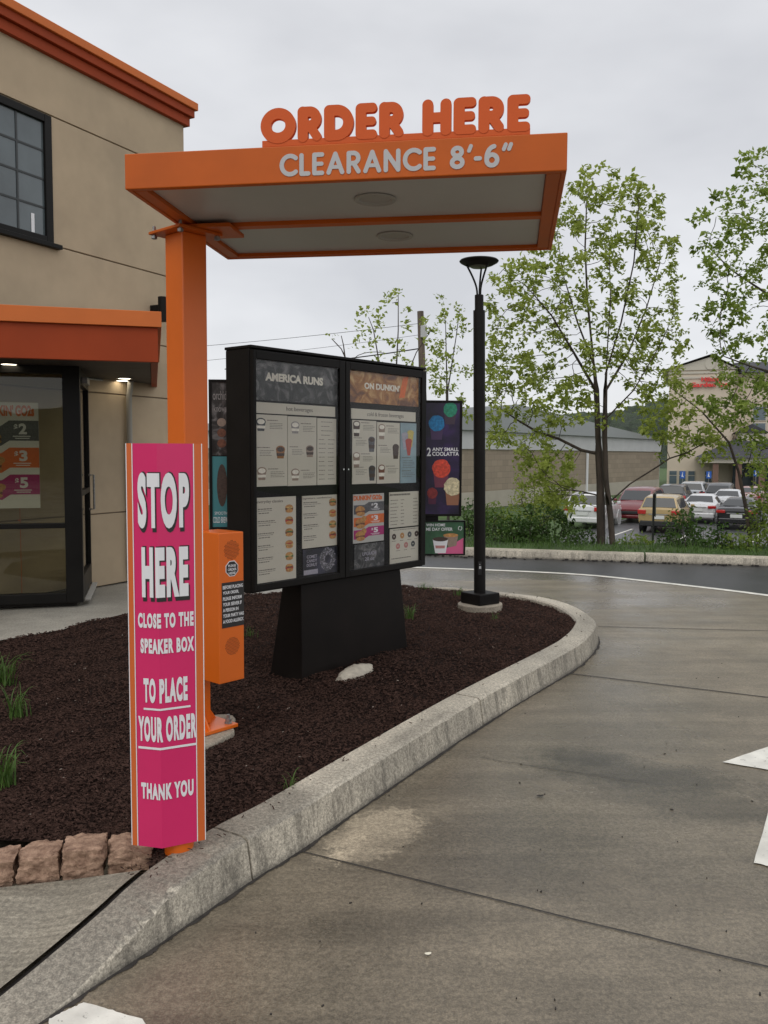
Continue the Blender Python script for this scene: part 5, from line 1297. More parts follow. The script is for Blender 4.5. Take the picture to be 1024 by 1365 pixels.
# ------------------------------------------------------------------ parked cars
M['car_glass'] = mat('car_glass', (.012, .015, .016), .05, spec=.8)
M['tyre'] = mat('tyre', (.016, .016, .016), .85); M['rim'] = mat('wheel_rim', (.45, .45, .46), .35, metal=.7)
M['red_lens'] = mat('red_lens', (.45, .02, .02), .2, coat=.6); M['clear_lens'] = mat('clear_lens', (.62, .63, .62), .15, coat=.6); M['plastic'] = mat('dark_plastic', (.018, .018, .018), .6); M['plate'] = mat('number_plate', (.62, .63, .60), .5)
SHAPES = {
 # x from tail to nose: (x, z_low, z_belt, half_width, z_roof, half_roof); None roof = no cabin there
 'suv': dict(L=[(-2.22, .52, .86, .78, None, 0), (-2.20, .42, 1.02, .86, None, 0), (-2.12, .36, 1.06, .90, 1.10, .80), (-1.86, .30, 1.07, .92, 1.62, .64), (-1.2, .25, 1.04, .92, 1.69, .66), (-.1, .25, 1.02, .92, 1.67, .66), (.45, .25, 1.00, .92, 1.56, .63), (1.18, .25, 1.00, .91, 1.04, .78), (1.75, .28, .92, .89, None, 0), (2.12, .34, .80, .82, None, 0), (2.26, .45, .66, .66, None, 0)], rear=(2, 3), wind=(6, 7), side=(3, 6), wh=(-1.33, 1.36, .345), tl=(.94, .20, .36), hl=.76),
 'sedan': dict(L=[(-2.38, .50, .84, .76, None, 0), (-2.34, .38, .98, .84, None, 0), (-2.15, .32, 1.03, .89, None, 0), (-1.72, .26, 1.02, .91, 1.05, .72), (-1.0, .23, .96, .91, 1.40, .58), (-.45, .23, .94, .91, 1.46, .59), (.15, .23, .92, .91, 1.43, .58), (1.05, .23, .91, .90, .95, .74), (1.7, .26, .84, .88, None, 0), (2.2, .32, .72, .80, None, 0), (2.40, .42, .58, .62, None, 0)], rear=(3, 4), wind=(6, 7), side=(4, 6), wh=(-1.38, 1.40, .325), tl=(.86, .15, .40), hl=.66),
 'van': dict(L=[(-2.52, .48, .90, .84, None, 0), (-2.50, .36, 1.02, .92, None, 0), (-2.44, .30, 1.06, .96, 1.12, .86), (-2.25, .26, 1.06, .98, 1.66, .72), (-1.6, .24, 1.04, .98, 1.74, .74), (-.2, .24, 1.02, .98, 1.74, .74), (.55, .24, 1.0, .98, 1.66, .72), (1.50, .25, 1.0, .96, 1.06, .82), (2.0, .28, .93, .93, None, 0), (2.36, .34, .80, .86, None, 0), (2.52, .44, .66, .70, None, 0)], rear=(2, 3), wind=(6, 7), side=(3, 6), wh=(-1.50, 1.52, .34), tl=(1.0, .26, .24), hl=.80)}
def car(name, label, shape, paint, u, v, Yoff=0.0, head=28.0, facing=1, depth=None, low_black=False, plate_z=.72):
    S = SHAPES[shape]; base = lotp(u, v) if depth is None else A(u, 640, depth); base.z = LOTZ
    ang = math.pi/2-R(head) if facing > 0 else math.pi/2-R(head)+math.pi
    fr = Fr(base, ang=ang); t = thing(name, label, 'car', fr, 'cars in the car park')
    def sec(s):
        x, zl, zb, w, zr, wr = s
        if zr is None: zr, wr = zb+.035, w*.80; top = [(w*.985, zb-.02), (w*.93, zb+.006), (wr, zr-.012), (wr*.6, zr), (0, zr+.008)]
        else: top = [(w*.975, zb), (w*.955, zb+.012), (wr+.03, zr-.07), (wr*.82, zr), (0, zr+.02)]
        h = [(0, zl), (w*.80, zl), (w*.97, zl+.10), (w, zl+(zb-zl)*.5)] + top
        return [(x, y, z) for y, z in h] + [(x, -y, z) for y, z in h[-2:0:-1]]
    secs_ = [sec(s) for s in S['L']]; n = len(secs_[0]); k = MB()
    k.grid([q+[q[0]] for q in secs_]); k.add(secs_[0], [tuple(range(n))]); k.add(secs_[-1], [tuple(range(n))[::-1]])
    body = k.build('body', paint, t, smooth=True, sharp=32)
    body.data.flip_normals() if False else None
    def pane(nm, pts, off, m=None):
        a, b_, c, d = map(Vector, pts); nn = (b_-a).cross(d-a).normalized(); ctr = (a+b_+c+d)/4
        if nn.dot(ctr-Vector((ctr.x*.3, 0, .6))) < 0: nn = -nn
        o_ = nn*off; i_ = nn*-.01
        q = [p+o_ for p in (a, b_, c, d)]+[p+i_ for p in (a, b_, c, d)]
        return MB().add(q, [(0, 1, 2, 3), (7, 6, 5, 4), (0, 4, 5, 1), (1, 5, 6, 2), (2, 6, 7, 3), (3, 7, 4, 0)]).build(nm, m or M['car_glass'], t)
    for nm, (i, j) in (('rear_window', S['rear']), ('windscreen', S['wind'])):
        a, b_ = (i, j) if nm == 'rear_window' else (j, i)
        A0, B0 = S['L'][a], S['L'][b_]
        lo = lambda f: A0[0]+(B0[0]-A0[0])*f
        zl_ = A0[4] if A0[4] else A0[2]
        f0, f1 = (.10, .88)
        w0 = A0[5]*.93*(1-f0)+B0[5]*.93*f0; w1 = A0[5]*(1-f1)*.9+B0[5]*f1*.9
        pane(nm, [(lo(f0), w0, zl_+(B0[4]-zl_)*f0), (lo(f0), -w0, zl_+(B0[4]-zl_)*f0), (lo(f1), -w1, zl_+(B0[4]-zl_)*f1), (lo(f1), w1, zl_+(B0[4]-zl_)*f1)], .018)
    i, j = S['side']; Ls = S['L']
    def at_x(x):
        for a, b_ in zip(Ls[:-1], Ls[1:]):
            if a[0] <= x <= b_[0] and a[4] and b_[4]:
                f = (x-a[0])/(b_[0]-a[0]); return [a[q]+(b_[q]-a[q])*f for q in range(6)]
    xs_ = np.linspace(Ls[i][0]+.02, Ls[j][0]+.42*(Ls[j+1][0]-Ls[j][0]), 4)
    for s in (1, -1):
        for a, b_ in zip(xs_[:-1], xs_[1:]):
            pts = []
            for x, f in ((a+.035, .10), (b_-.035, .10), (b_-.035, .86), (a+.035, .86)):
                q = at_x(x); zb, w, zr, wr = q[2], q[3], q[4], q[5]
                pts.append((x, s*(w*.955+(wr+.03-w*.955)*f), zb+.012+(zr-.07-zb-.012)*f))
            pane('side_window', pts, .010)
        for wx in S['wh'][:2]:
            rr = S['wh'][2]; yy = s*(.80 if shape != 'van' else .85)
            yo = s*.115
            rot = lambda p: (wx+p.x, yy+p.z*s, rr+p.y)
            wl = MB().lathe([(rr*.6, -.11), (rr*.94, -.11), (rr, -.07), (rr, .07), (rr*.94, .115), (rr*.66, .115)], (0, 0, 0), 24).xf(rot).build('wheel', M['tyre'], t, smooth=True)
            kk = MB().lathe([(.0, .09), (.05, .12), (rr*.55, .105), (rr*.66, .118), (rr*.66, .10)], (0, 0, 0), 20).xf(rot); kk.build('rim', M['rim'], wl)
            MB().lathe([(rr*1.02, -.05), (rr*1.20, -.05), (rr*1.20, .128), (rr*1.02, .122)], (0, 0, 0), 28).xf(rot).build('wheel_arch', M['plastic'] if low_black else paint, t, smooth=True)
        mz = Ls[j][2]+.12; MB().box((Ls[j+1][0]-.30, s*(.99 if shape != 'van' else 1.05), mz), (.12, .17, .13)).build('mirror', paint, t, bevel=.03)
        zt_, th, tw = S['tl']
        yl = Ls[1][3]; MB().box((Ls[1][0]+.03, s*(yl-tw/2+.035), zt_), (.22, tw, th), M=Matrix.Rotation(s*R(-16), 4, 'Z')).build('tail_light', M['red_lens'], t, bevel=.03)
        MB().box((Ls[-2][0]-.08, s*(Ls[-2][3]-.16), S['hl']), (.30, .34, .15), M=Matrix.Rotation(s*R(-24), 4, 'Z')).build('headlight', M['clear_lens'], t, bevel=.03)
    xr = Ls[0][0]
    MB().obox(xr-.03, xr+.25, -.80, .80, .30, .56).build('rear_bumper', M['plastic'] if low_black else paint, t, bevel=.05)
    MB().obox(xr-.035, xr-.005, -.26, .26, plate_z-.08, plate_z+.08).build('number_plate', M['plate'], t)
    MB().obox(xr-.028, xr-.002, -.42, .42, plate_z+.11, plate_z+.145).build('trim_strip', M['rim'], t)
    xf_ = Ls[-1][0]; MB().obox(xf_-.3, xf_+.03, -.52, .52, .46, .62).build('grille', M['plastic'], t, bevel=.03)
    MB().obox(xf_-.35, xf_+.02, -.74, .74, .24, .42).build('front_bumper', paint, t, bevel=.05)
    return t
def paint(name, c, rough=.28): return mat(name, c, rough, metal=.15, coat=.5, var=.03, scale=2)
car('suv_car', 'gold sport utility car with black lower bumper, tail towards the viewer', 'suv', paint('gold_paint', (.40, .29, .13)), 889, 706, low_black=True)
car('suv_car', 'white sport utility car at the row end, half behind the twin tree trunks', 'suv', paint('white_paint_car', (.68, .68, .67)), 792, 700.5)
car('minivan_car', 'dark red minivan facing the viewer with headlights showing, beside the gold car', 'van', paint('red_paint', (.15, .010, .014)), 853, 693, facing=-1)
car('saloon_car', 'white saloon car just right of the gold one, its red tail light showing', 'sedan', paint('white_paint_saloon', (.66, .66, .66)), 938, 694)
car('saloon_car', 'black saloon car with chrome boot strip at the right end of the front row', 'sedan', paint('black_paint', (.012, .012, .014)), 988, 702, plate_z=.66)
car('saloon_car', 'silver white saloon car in the middle row above the black one', 'sedan', paint('silver_paint', (.60, .61, .62)), 974, 0, depth=52)
car('suv_car', 'dark grey sport utility car facing the viewer in the far row', 'suv', paint('grey_paint', (.045, .048, .052)), 960, 0, depth=56, facing=-1)
car('suv_car', 'silver sport utility car in the far row, left of the dark grey one', 'suv', paint('silver_suv_paint', (.42, .44, .46)), 928, 0, depth=60)
car('suv_car', 'black sport utility car behind the red minivan in the far row', 'suv', paint('black_suv_paint', (.015, .016, .018)), 902, 0, depth=54)
car('saloon_car', 'dark saloon car low in the far row between two taller cars', 'sedan', paint('dark_saloon_paint', (.03, .03, .033)), 943, 0, depth=64)
car('saloon_car', 'pinkish red saloon car at the far right of the far row', 'sedan', paint('dull_red_paint', (.42, .24, .23)), 1004, 0, depth=57)
# ------------------------------------------------------------------ trees by space colonisation
M['trunk'] = mat('bark', (.060, .045, .034), .9, var=.45, scale=9, bump=1.0, bscale=28, dist=.02, stretch=(1, 1, .25))
M['twig'] = mat('twig_bark', (.070, .055, .045), .9, var=.3, scale=9)
M['leaf'] = leafmat('spring_leaf', (.17, .225, .035), (.47, .54, .12), .5, 2.4)
M['leaf2'] = leafmat('spring_leaf_deep', (.13, .20, .030), (.37, .46, .10), .5, 2.4)
M['shrub'] = leafmat('shrub_leaf', (.035, .080, .016), (.115, .20, .040), .30, 3.0)
M['grassblade'] = leafmat('grass_blade', (.045, .100, .018), (.13, .22, .05), .3, 9)
def colonise(trunks, att, step, infl, kill, iters=90, bias=(0, 0, .12), seed=0, jitter=.12):
    g = np.random.default_rng(seed)
    P = []; par = []
    for tr in trunks:
        last = -1
        if P:
            dd_ = np.linalg.norm(np.array(P)-np.array(tr[0]), axis=1)
            if dd_.min() < step*2.2: last = int(dd_.argmin())
        for i in range(len(tr)-1):
            a, b_ = np.array(tr[i]), np.array(tr[i+1]); m = max(1, int(np.linalg.norm(b_-a)/step))
            for j in range(m):
                P.append(a+(b_-a)*j/m); par.append(last); last = len(P)-1
        P.append(np.array(tr[-1])); par.append(last)
    att = np.array(att); alive = np.ones(len(att), bool)
    near = np.full(len(att), -1); nd = np.full(len(att), 1e9); done = 0
    for it in range(iters):
        Q = np.array(P[done:])
        if len(Q):
            d = np.linalg.norm(att[:, None]-Q[None], axis=2); j = d.argmin(1); dm = d[np.arange(len(att)), j]
            up = dm < nd; nd[up] = dm[up]; near[up] = j[up]+done
        done = len(P); alive &= nd > kill
        if not alive.any(): break
        idx = np.where(alive & (nd < infl))[0]
        if len(idx) == 0:
            i_ = np.where(alive)[0]; idx = i_[np.argsort(nd[i_])[:4]]
        cap = np.bincount(np.array([q for q in par if q >= 0]), minlength=len(P))
        bad = cap[near[idx]] >= 4; alive[idx[bad]] = False; idx = idx[~bad]
        grow = {}
        for i in idx: grow.setdefault(near[i], []).append(i)
        for n_, lst in grow.items():
            v = (att[lst]-P[n_]); v = (v/np.linalg.norm(v, axis=1)[:, None]).sum(0); v = v/(np.linalg.norm(v)+1e-9)+np.array(bias)+g.normal(0, jitter, 3)
            v /= np.linalg.norm(v); P.append(P[n_]+v*step); par.append(n_)
        if len(P) > 6000: break
    return np.array(P), np.array(par)
def radii(P, par, tip=.0035, e=1.62, base=None):
    n = len(P); acc = np.zeros(n); ch = np.zeros(n, int)
    for i in range(n-1, -1, -1):
        if acc[i] == 0: acc[i] = tip**e
        if par[i] >= 0: acc[par[i]] += acc[i]; ch[par[i]] += 1
    r = acc**(1/e)
    if base is not None:
        mx = r.max(); r = tip+(base-tip)*((r-tip)/(mx-tip))**(1.0 if base < .02 else 1.4 if base > .06 else 1.3)
    return r, ch
def branch_mesh(P, par, r, n=7):
    """each limb one continuous tapering tube, rooted inside its parent limb"""
    kids = {}
    for i in range(len(P)):
        if par[i] >= 0: kids.setdefault(int(par[i]), []).append(i)
    k = MB(); ring = {}; stack = [(i, -1) for i in range(len(P)) if par[i] < 0]
    while stack:
        i, p = stack.pop(); chain = [i]
        while chain[-1] in kids:
            c = sorted(kids[chain[-1]], key=lambda q: -r[q])
            stack += [(q, chain[-1]) for q in c[1:]]; chain.append(c[0])
        pts = [Vector(P[q]) for q in chain]; rr = [float(r[q]) for q in chain]
        if p >= 0: pts = [Vector(P[p])]+pts; rr = [min(float(r[p])*.9, rr[0]*1.25)]+rr
        if len(pts) < 2: continue
        ids = ([p] if p >= 0 else [])+chain; b0 = len(k.v)
        q_ = [pts[0]]; s_ = [rr[0]]; at_ = [ids[0]]
        for x, y, z in zip(pts[1:], rr[1:], ids[1:]):
            if (x-q_[-1]).length > 1e-4: q_.append(x); s_.append(y); at_.append(z)
        if len(q_) < 2: continue
        m = n if s_[0] > .012 else 4
        k.tube(q_, s_, m)
        for j, z in enumerate(at_):
            if j or p < 0: ring[z] = b0+j*m
        if p in ring: k.add([], []); k.f.append((ring[p], b0, b0+1)); k.m.append(0)      # the twig's root grows out of its limb
    return k
def leaf_verts(V, F, p, d, up, l, w, g):
    """one folded leaf: four faces, pointed, drooping a little"""
    d = d.normalized(); s = d.cross(up)
    if s.length < 1e-3: s = Vector((1, 0, 0))
    s.normalize(); n = s.cross(d).normalized(); b_ = len(V)
    f = g.uniform(.05, .35)*w
    V += [p, p+d*l*.42+s*w*.5+n*f, p+d*l*.5-n*f*.2, p+d*l*.42-s*w*.5+n*f, p+d*l-n*l*g.uniform(0, .25)]
    F += [(b_, b_+1, b_+2), (b_, b_+2, b_+3), (b_+2, b_+1, b_+4), (b_+3, b_+2, b_+4)]
def foliage(P, par, r, ch, size, per, seed, thr=.006, prob=1.0, spread=.10, dens=None):
    g = random.Random(seed); V = []; F = []
    for i in range(len(P)):
        if par[i] < 0 or r[i] > thr: continue
        tip = ch[i] == 0
        if not tip and g.random() > prob: continue
        c = Vector(P[i]); d0 = (Vector(P[i])-Vector(P[par[i]])).normalized()
        m = per if tip else max(2, int(per*.5))
        sc = size*g.uniform(.65, 1.15)
        for q in range(m):
            d = Vector((g.gauss(0, 1), g.gauss(0, 1), g.gauss(.1, .75))).normalized(); d = (d+d0*.5).normalized()
            o_ = Vector((g.gauss(0, 1), g.gauss(0, 1), g.gauss(0, .8)))*spread*.45
            leaf_verts(V, F, c+o_+d*sc*.12, d, Vector((g.gauss(0, .5), g.gauss(0, .5), 1)), sc*g.uniform(.7, 1.15), sc*g.uniform(.50, .78), g)
    k = MB(); k.add(V, F); return k
def inpoly(u, v, poly): return bool(inside(np.array([u]), np.array([v]), poly)[0])
def attractors(regions, Y, dy, seed):
    """points inside crown outlines, spread in depth"""
    g = random.Random(seed); out_ = []
    for poly, n in regions:
        us = [p[0] for p in poly]; vs_ = [p[1] for p in poly]; c = 0; tries = 0
        while c < n and tries < 40*n:
            tries += 1
            u, v = g.uniform(min(us), max(us)), g.uniform(min(vs_), max(vs_))
            if inpoly(u, v, poly): out_.append(tuple(A(u, v, Y+g.triangular(-dy, dy, 0)))); c += 1
    return out_
def tree(name, label, base, trunks, att, leafm, group, size=.085, per=7, step=.13, infl=.9, kill=.17, br=.075, seed=1, prob=.45, thr=.0058, spread=.10, bark='trunk', bias=(0, 0, .12), cat='tree', iters=90, tip=.0045):
    P, par = colonise(trunks, att, step, infl, kill, seed=seed, bias=bias, iters=iters)
    r, ch = radii(P, par, tip=tip, base=br)
    fr = Fr(base, ang=0); t = thing(name, label, cat, fr, group)
    branch_mesh(P, par, r).build('trunk', M[bark], t, WORLD, smooth=True, sharp=60)
    foliage(P, par, r, ch, size, per, seed+5, thr, prob, spread).build('crown', leafm, t, WORLD)
    return t
TG = 'young trees on the far verge'
# main twin-trunked tree
TY = 13.6
def T(u, v, dy=0): return tuple(A(u, v, TY+dy))
tb1, tb2 = A(802, 737, TY), A(818, 737, TY-.1)
trunks = [[T(801, 745), T(801, 700), T(800, 640, .02), T(797, 580, .05), T(795, 520, .1), T(790, 470, .12), T(783, 400, .2), T(780, 330, .2), T(783, 240, .2)],
          [T(818, 745, -.1), T(814, 690, -.1), T(808, 640, -.1), T(806, 580, -.1), T(807, 520, -.12), T(810, 460, -.15), T(814, 400, -.2), T(812, 330, -.2)],
          [T(814, 668, -.08), T(840, 645, -.25), T(872, 625, -.4), T(893, 611, -.45), T(915, 604, -.5), T(940, 590, -.6)],
          [T(797, 605, .05), T(775, 600, .1), T(745, 585, .2), T(715, 575, .25), T(690, 560, .3), T(668, 545, .3)],
          [T(794, 520, .1), T(765, 470, -.3), T(735, 420, -.6), T(705, 385, -.8)],
          [T(793, 490, .12), T(770, 430, .2), T(752, 370, .4), T(742, 310, .5)],
          [T(808, 520, -.1), T(838, 470, .3), T(862, 410, .5), T(880, 350, .6)],
          [T(807, 500, -.12), T(828, 430, -.3), T(845, 350, -.5), T(852, 270, -.6)],
          [T(806, 560, -.1), T(845, 520, -.4), T(880, 460, -.6), T(898, 420, -.7)],
          [T(796, 660, .02), T(775, 655, -.3), T(758, 653, -.5)]]
crown = [([(775, 225), (800, 222), (850, 232), (880, 260), (898, 310), (908, 360), (900, 420), (915, 470), (908, 540), (860, 560), (820, 500), (760, 500), (700, 520), (655, 500), (655, 450), (650, 390), (665, 350), (735, 320), (755, 260)], 1150),
         ([(655, 470), (700, 480), (790, 500), (795, 560), (740, 575), (700, 560), (660, 560), (640, 530)], 300),
         ([(648, 560), (720, 575), (770, 610), (775, 680), (735, 690), (700, 660), (690, 610), (655, 600)], 260),
         ([(870, 500), (910, 490), (925, 560), (960, 575), (985, 600), (940, 620), (895, 610), (850, 575)], 200)]
tree('deciduous_tree', 'twin-trunked young tree with open spring-green crown behind the lamp post', tb1, trunks, attractors(crown, TY, 1.25, 2), M['leaf'], TG, br=.105, seed=3, size=.095, per=22, prob=.13, spread=.095, kill=.17, bias=(0, 0, .22), thr=.0068)
# tree at the right edge
TY2 = 13.2
def T2(u, v, dy=0): return tuple(A(u, v, TY2+dy))
trunks = [[T2(1085, 740), T2(1082, 660), T2(1075, 560), T2(1066, 460), T2(1055, 380), T2(1040, 300), T2(1030, 230)],
          [T2(1072, 520), T2(1040, 500, -.3), T2(1000, 488, -.5), T2(965, 475, -.6)],
          [T2(1060, 420), T2(1020, 390, .4), T2(975, 360, .6), T2(945, 330, .6)],
          [T2(1077, 590), T2(1045, 590, .3), T2(1015, 600, .4)]]
crown = [([(985, 205), (1030, 190), (1120, 190), (1180, 300), (1180, 470), (1100, 560), (1000, 560), (955, 520), (945, 470), (925, 430), (930, 380), (925, 300), (930, 265), (975, 250)], 1000),
         ([(915, 520), (960, 480), (1060, 520), (1060, 640), (1010, 650), (960, 580)], 170)]
tree('deciduous_tree', 'leafy tree leaning in from the right edge of the picture', A(1085, 740, TY2), trunks, attractors(crown, TY2, 1.2, 4), M['leaf2'], TG, br=.100, seed=8, size=.095, per=22, prob=.15, spread=.095, kill=.17, bias=(0, 0, .2), thr=.0068)
# thin leaning sapling
TY3 = 13.0
def T3(u, v, dy=0): return tuple(A(u, v, TY3+dy))
trunks = [[T3(1003, 745), T3(1000, 720), T3(995, 680), T3(985, 630), T3(972, 590), T3(935, 548, .1), T3(905, 525, .2), T3(882, 508, .3)], [T3(988, 640), T3(1000, 610, -.1), T3(1006, 580, -.2)]]
crown = [([(880, 500), (905, 500), (960, 560), (1000, 560), (1010, 620), (975, 640), (950, 600), (915, 570), (890, 540)], 70), ([(995, 620), (1030, 600), (1035, 680), (1005, 690)], 40)]
tree('sapling', 'thin leaning sapling growing in front of the black saloon car', A(1003, 738, TY3), trunks, attractors(crown, TY3, .5, 6), M['leaf'], TG, br=.030, seed=12, size=.085, per=12, prob=.35, spread=.13, step=.11)
# sparse budding trees behind the menu board
def simple_tree(label, Y, u, v0_, stem, polys, seed, **kw):
    f = lambda a, b_, dy=0: tuple(A(a, b_, Y+dy))
    tree('deciduous_tree', label, A(u, v0_, Y), [[f(*p) for p in s] for s in stem], attractors(polys, Y, .9, seed), kw.pop('lm', M['leaf']), 'budding trees behind the menu board', seed=seed, bark='twig', **kw)
simple_tree('nearly bare budding tree with one tall leader above the right half of the menu board', 15.5, 530, 735, [[(528, 735), (528, 640), (527, 520), (531, 440), (531, 384)], [(527, 560), (505, 480), (498, 440), (488, 414)], [(527, 540), (555, 470), (575, 440)]],
            [([(470, 415), (530, 378), (552, 410), (585, 440), (575, 505), (490, 505), (468, 450)], 190)], 21, br=.030, size=.10, per=9, prob=.04, step=.12, infl=1.2, kill=.2)
simple_tree('bare twiggy tree with few leaves above the middle of the menu board', 16.0, 462, 735, [[(462, 735), (464, 600), (462, 480), (455, 465), (436, 445)], [(463, 500), (458, 460), (452, 435)]],
            [([(428, 440), (465, 432), (500, 455), (520, 480), (450, 480)], 60)], 22, br=.028, size=.09, per=2, prob=.0, step=.12, infl=1.3, kill=.25)
simple_tree('slender tree with dense bright leaves between the wooden pole and the lamp post', 17.0, 597, 735, [[(598, 735), (597, 620), (596, 520), (594, 430), (588, 398)], [(597, 520), (608, 450), (613, 412)]],
            [([(572, 440), (600, 432), (612, 460), (610, 525), (575, 530)], 110), ([(585, 395), (618, 405), (625, 440), (590, 440)], 18), ([(612, 480), (628, 470), (628, 560), (600, 560)], 14)], 23, br=.030, size=.095, per=16, prob=.3, step=.12, infl=1.0, kill=.18)
# shrubs along the verge: every clump on its own
def shrub(label, u, v, Y, wpx, hpx, n, seed, lm='shrub', size=.075, per=10):
    n = int(n*2.6)
    c = A(u, v, Y); w = wpx*Y/FPX; h = hpx*Y/FPX; g = random.Random(seed)
    att = []
    while len(att) < n:
        a, b_, c_ = g.uniform(-1, 1), g.uniform(-1, 1), g.uniform(.05, 1)
        if a*a+b_*b_+(c_*.9)**2 < 1.0*g.uniform(.6, 1.1): att.append((c.x+a*w/2, c.y+b_*w*.4, c.z+c_*h))
    st_ = [[(c.x+g.uniform(-.2, .2)*w, c.y+g.uniform(-.1, .1), c.z-.25), (c.x+g.uniform(-.25, .25)*w, c.y+g.uniform(-.15, .15), c.z+h*.25)] for _ in range(4)]
    tree('shrub', label, c, st_, att, M[lm], 'shrubs along the verge', br=.018, seed=seed, size=size, per=per, prob=.5, step=.07, infl=.7, kill=.085, thr=.008, bark='twig', cat='shrub', spread=.12, iters=40, tip=.003)
SH = [('broad loose shrub at the foot of the twin tree, left of its trunks', 728, 737, 14.2, 95, 62, 150, 31, 'shrub'),
      ('dense low shrub just right of the lamp post', 668, 739, 13.9, 75, 58, 150, 32, 'shrub'),
      ('dark shrub hard against the twin trunks', 778, 736, 14.0, 50, 32, 70, 33, 'shrub'),
      ('upright bushy shrub below the gold car', 908, 742, 13.2, 58, 64, 150, 34, 'shrub'),
      ('small light shrub left of the upright bushy one', 845, 740, 13.5, 60, 28, 60, 35, 'leaf2'),
      ('shrub below the black saloon car, left of the sapling', 955, 744, 12.9, 44, 44, 90, 36, 'shrub'),
      ('leafy shrub at the right edge of the picture beside the sapling', 1022, 742, 12.9, 60, 105, 170, 37, 'leaf2'),
      ('low spreading shrub under the thin sapling', 985, 746, 12.7, 60, 34, 70, 38, 'leaf2'),
      ('pale low shrub behind the small promotion panel', 628, 738, 14.8, 60, 75, 130, 39, 'shrub'),
      ('dark low shrub in the middle of the thicket left of the twin trunks', 700, 739, 13.8, 70, 48, 120, 41, 'shrub'),
      ('bushy shrub at the lawn edge behind the lamp post', 655, 722, 16.0, 70, 50, 120, 42, 'leaf2'),
      ('dark shrub between the upright bushy one and the black car', 934, 738, 13.8, 40, 36, 70, 43, 'shrub'),
      ('airy tall shrub with pale leaves over the broad loose one', 715, 700, 16.5, 85, 85, 90, 40, 'leaf')]
for s_ in SH: shrub(s_[0], *s_[1:8], s_[8])
# rough grass on the verge
g = random.Random(6); V = []; F = []
for i in range(5200):
    s, n = g.uniform(-7, 7.5), .2+abs(g.gauss(0, .55)); p = Vector(far(s, n, .10)); h = g.uniform(.04, .13)*(1.6 if n > .6 else 1)
    a = g.uniform(0, 6.28); d = Vector((math.cos(a), math.sin(a), 0)); w = .006; q = Vector((-d.y, d.x, 0))*w; ln = g.uniform(.2, .9)*h
    b_ = len(V); V += [p-q, p+q, p+d*ln*.4+Vector((0, 0, h*.7))+q*.6, p+d*ln*.4+Vector((0, 0, h*.7))-q*.6, p+d*ln+Vector((0, 0, h))]; F += [(b_, b_+1, b_+2, b_+3), (b_+3, b_+2, b_+4)]
tag(MB().add(V, F).build('verge_grass', M['grassblade']), 'rough grass along the top of the far kerb', 'grass', kind='stuff')
# wooden pole and wires
WY = 22.0
pb = A(571, 735, WY); pt_ = A(560.5, 415, WY)
wfm = Fr((pb.x, pb.y, pb.z), ang=0)
t = thing('utility_pole', 'weathered wooden utility pole with a grey box rising behind the menu board', 'utility pole', wfm)
MB().tube([(0, 0, -.3), (pt_.x-pb.x, 0, pt_.z-pb.z)], [.115, .082], 14).build('pole', mat('old_wood', (.13, .10, .078), .9, var=.35, scale=12, bump=.8, bscale=30, stretch=(1, 1, .1)), t, smooth=True)
q = A(565, 442, WY-.12); MB().box((q.x-pb.x, q.y-pb.y, q.z-pb.z), (.16, .12, .30)).build('box', M['grey_vinyl'], t, bevel=.01)
for lb_, a, c, sag, rr in (('thin overhead wire, upper of the pair, running left from the wooden pole', (560.5, 431), (-60, 480), .5, .006), ('thin overhead wire, lower of the pair, running left from the wooden pole', (562, 446), (-60, 505), .5, .005), ('thick dark cable sagging left from the wooden pole just above the menu board', (563, 464), (300, 492), .25, .016)):
    p0 = A(*a, WY); p1 = A(*c, WY+3)
    pts = [p0.lerp(p1, i/16)-Vector((0, 0, sag*4*(i/16)*(1-i/16)*.3)) for i in range(17)]
    tag(MB().tube(pts, rr, 6).build('overhead_wire', M['black_matte']), lb_, 'wire', 'overhead wires')
# thin sign post by the gold car (seen edge on)
p = A(870, 728, 14.6); pz = A(870, 657, 14.6).z
sfm = Fr((p.x, p.y, p.z-.15), ang=R(80))
t = thing('sign_post', 'thin dark sign post seen edge on in front of the gold car', 'sign', sfm)
MB().obox(-.02, .02, -.016, .016, 0, pz-p.z+.13).build('post', M['plastic'], t); MB().obox(-.15, .15, -.022, -.018, pz-p.z-.25, pz-p.z+.15).build('plate', mat('sign_back', (.10, .11, .10), .5), t)

# ------------------------------------------------------------------ small plants in the bed
def tuft(label, u, v, n, h, seed, spread=.05, nm='grass_clump'):
    c = G(u, v, .13); g = random.Random(seed); V = []; F = []
    for i in range(n):
        a = g.uniform(0, 6.283); d = Vector((math.cos(a), math.sin(a), 0)); p = Vector((g.gauss(0, spread*.4), g.gauss(0, spread*.4), -.01)); l = h*g.uniform(.5, 1.2); out_r = l*g.uniform(.15, .95); w = g.uniform(.0018, .0036)*(h/.2+.4)
        q = Vector((-d.y, d.x, 0)); b_ = len(V); m = 6
        for j in range(m+1):
            f = j/m; z = l*(math.sin(f*1.9)*.95 if out_r > .55*l else f*.95); x = p+d*out_r*f**1.5+Vector((0, 0, z)); ww = w*(1-f**2)+.0003
            V += [x-q*ww, x+q*ww+Vector((0, 0, ww*.4))]
        F += [(b_+2*j, b_+2*j+1, b_+2*j+3, b_+2*j+2) for j in range(m)]
    o = MB().add(V, F).build(nm, M['grassblade']); o.location = c
    return tag(o, label, 'plant', 'grass clumps in the mulch')
tuft('fine grass clump at the left edge, farthest back in the mulch', 4, 912, 64, .17, 1, .08)
tuft('arching grass clump, middle one at the left of the mulch', 22, 955, 40, .15, 2, .06)
tuft('upright grass clump at the left edge, nearest the stones', 4, 1045, 40, .17, 3, .06)
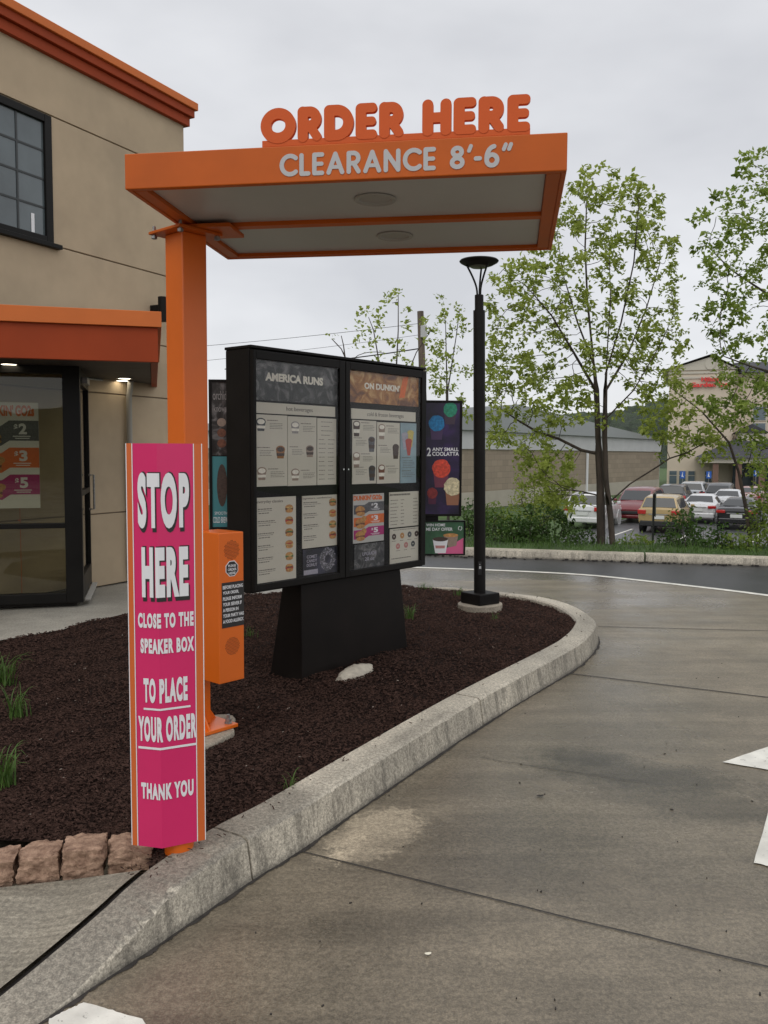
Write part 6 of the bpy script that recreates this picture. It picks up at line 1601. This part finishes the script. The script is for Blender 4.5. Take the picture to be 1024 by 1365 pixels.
tuft('tiny weed sprouting at the kerb edge right of the pink sign', 385, 1056, 12, .085, 4, .03, 'weed')
tuft('small weed beside the right foot of the pedestal', 546, 826, 40, .12, 5, .05, 'weed')
tuft('low weed at the back of the bed left of the lamp post', 566, 787, 40, .09, 6, .08, 'weed')
tuft('tiny weed just left of the lamp post base', 612, 795, 26, .10, 7, .05, 'weed')
tuft('tiny weed in front of the lamp post footing', 660, 828, 22, .07, 8, .04, 'weed')
tuft('small weed seen between speaker box and pedestal', 332, 852, 24, .10, 9, .06, 'weed')
# litter on the drive
def leaf_on(u, v, l, w, a, m, label, nm, cat):
    p = G(u, v, .006); g = random.Random(u); n = 11
    pts = [(l/2*math.cos(6.283*i/n)*g.uniform(.7, 1.1), w/2*math.sin(6.283*i/n)*g.uniform(.7, 1.1)) for i in range(n)]
    o = MB().add([(x, y, .004+.25*x*x/l+abs(y)*.2) for x, y in pts]+[(0, 0, .002)], [(i, (i+1) % n, n) for i in range(n)]).build(nm, m); o.location = p; o.rotation_euler = (0, 0, a)
    return tag(o, label, cat)
leaf_on(571, 1273, .026, .016, .3, mat('pale_petal', (.72, .68, .55), .7), 'single pale fallen petal on the driveway in the foreground', 'petal', 'petal')
leaf_on(720, 1062, .040, .020, .1, M['seam'], 'dark fallen leaf near the middle of the driveway', 'fallen_leaf', 'leaf')
g = random.Random(14); k = MB()
for i in range(70):
    u, v = g.uniform(60, 1024), g.uniform(870, 1360); p = G(u, v, .006)
    if inside(np.array([p.x]), np.array([p.y]))[0] or p.x < -1.2: continue
    i_ = min(range(0, len(kpts), 2), key=lambda q: (kpts[q].x-p.x)**2+(kpts[q].y-p.y)**2); sct = secs[i_]
    if (p-Vector(sct[0])).dot(Vector(sct[4])-Vector(sct[0])) > 0: continue
    r_ = g.uniform(.0015, .005); k.box(p, (r_*g.uniform(1, 3), r_, .004), g.uniform(0, 3))
tag(k.build('drive_specks', M['seam']), 'scattered dark twigs and grit specks on the concrete driveway', 'grit', kind='stuff')
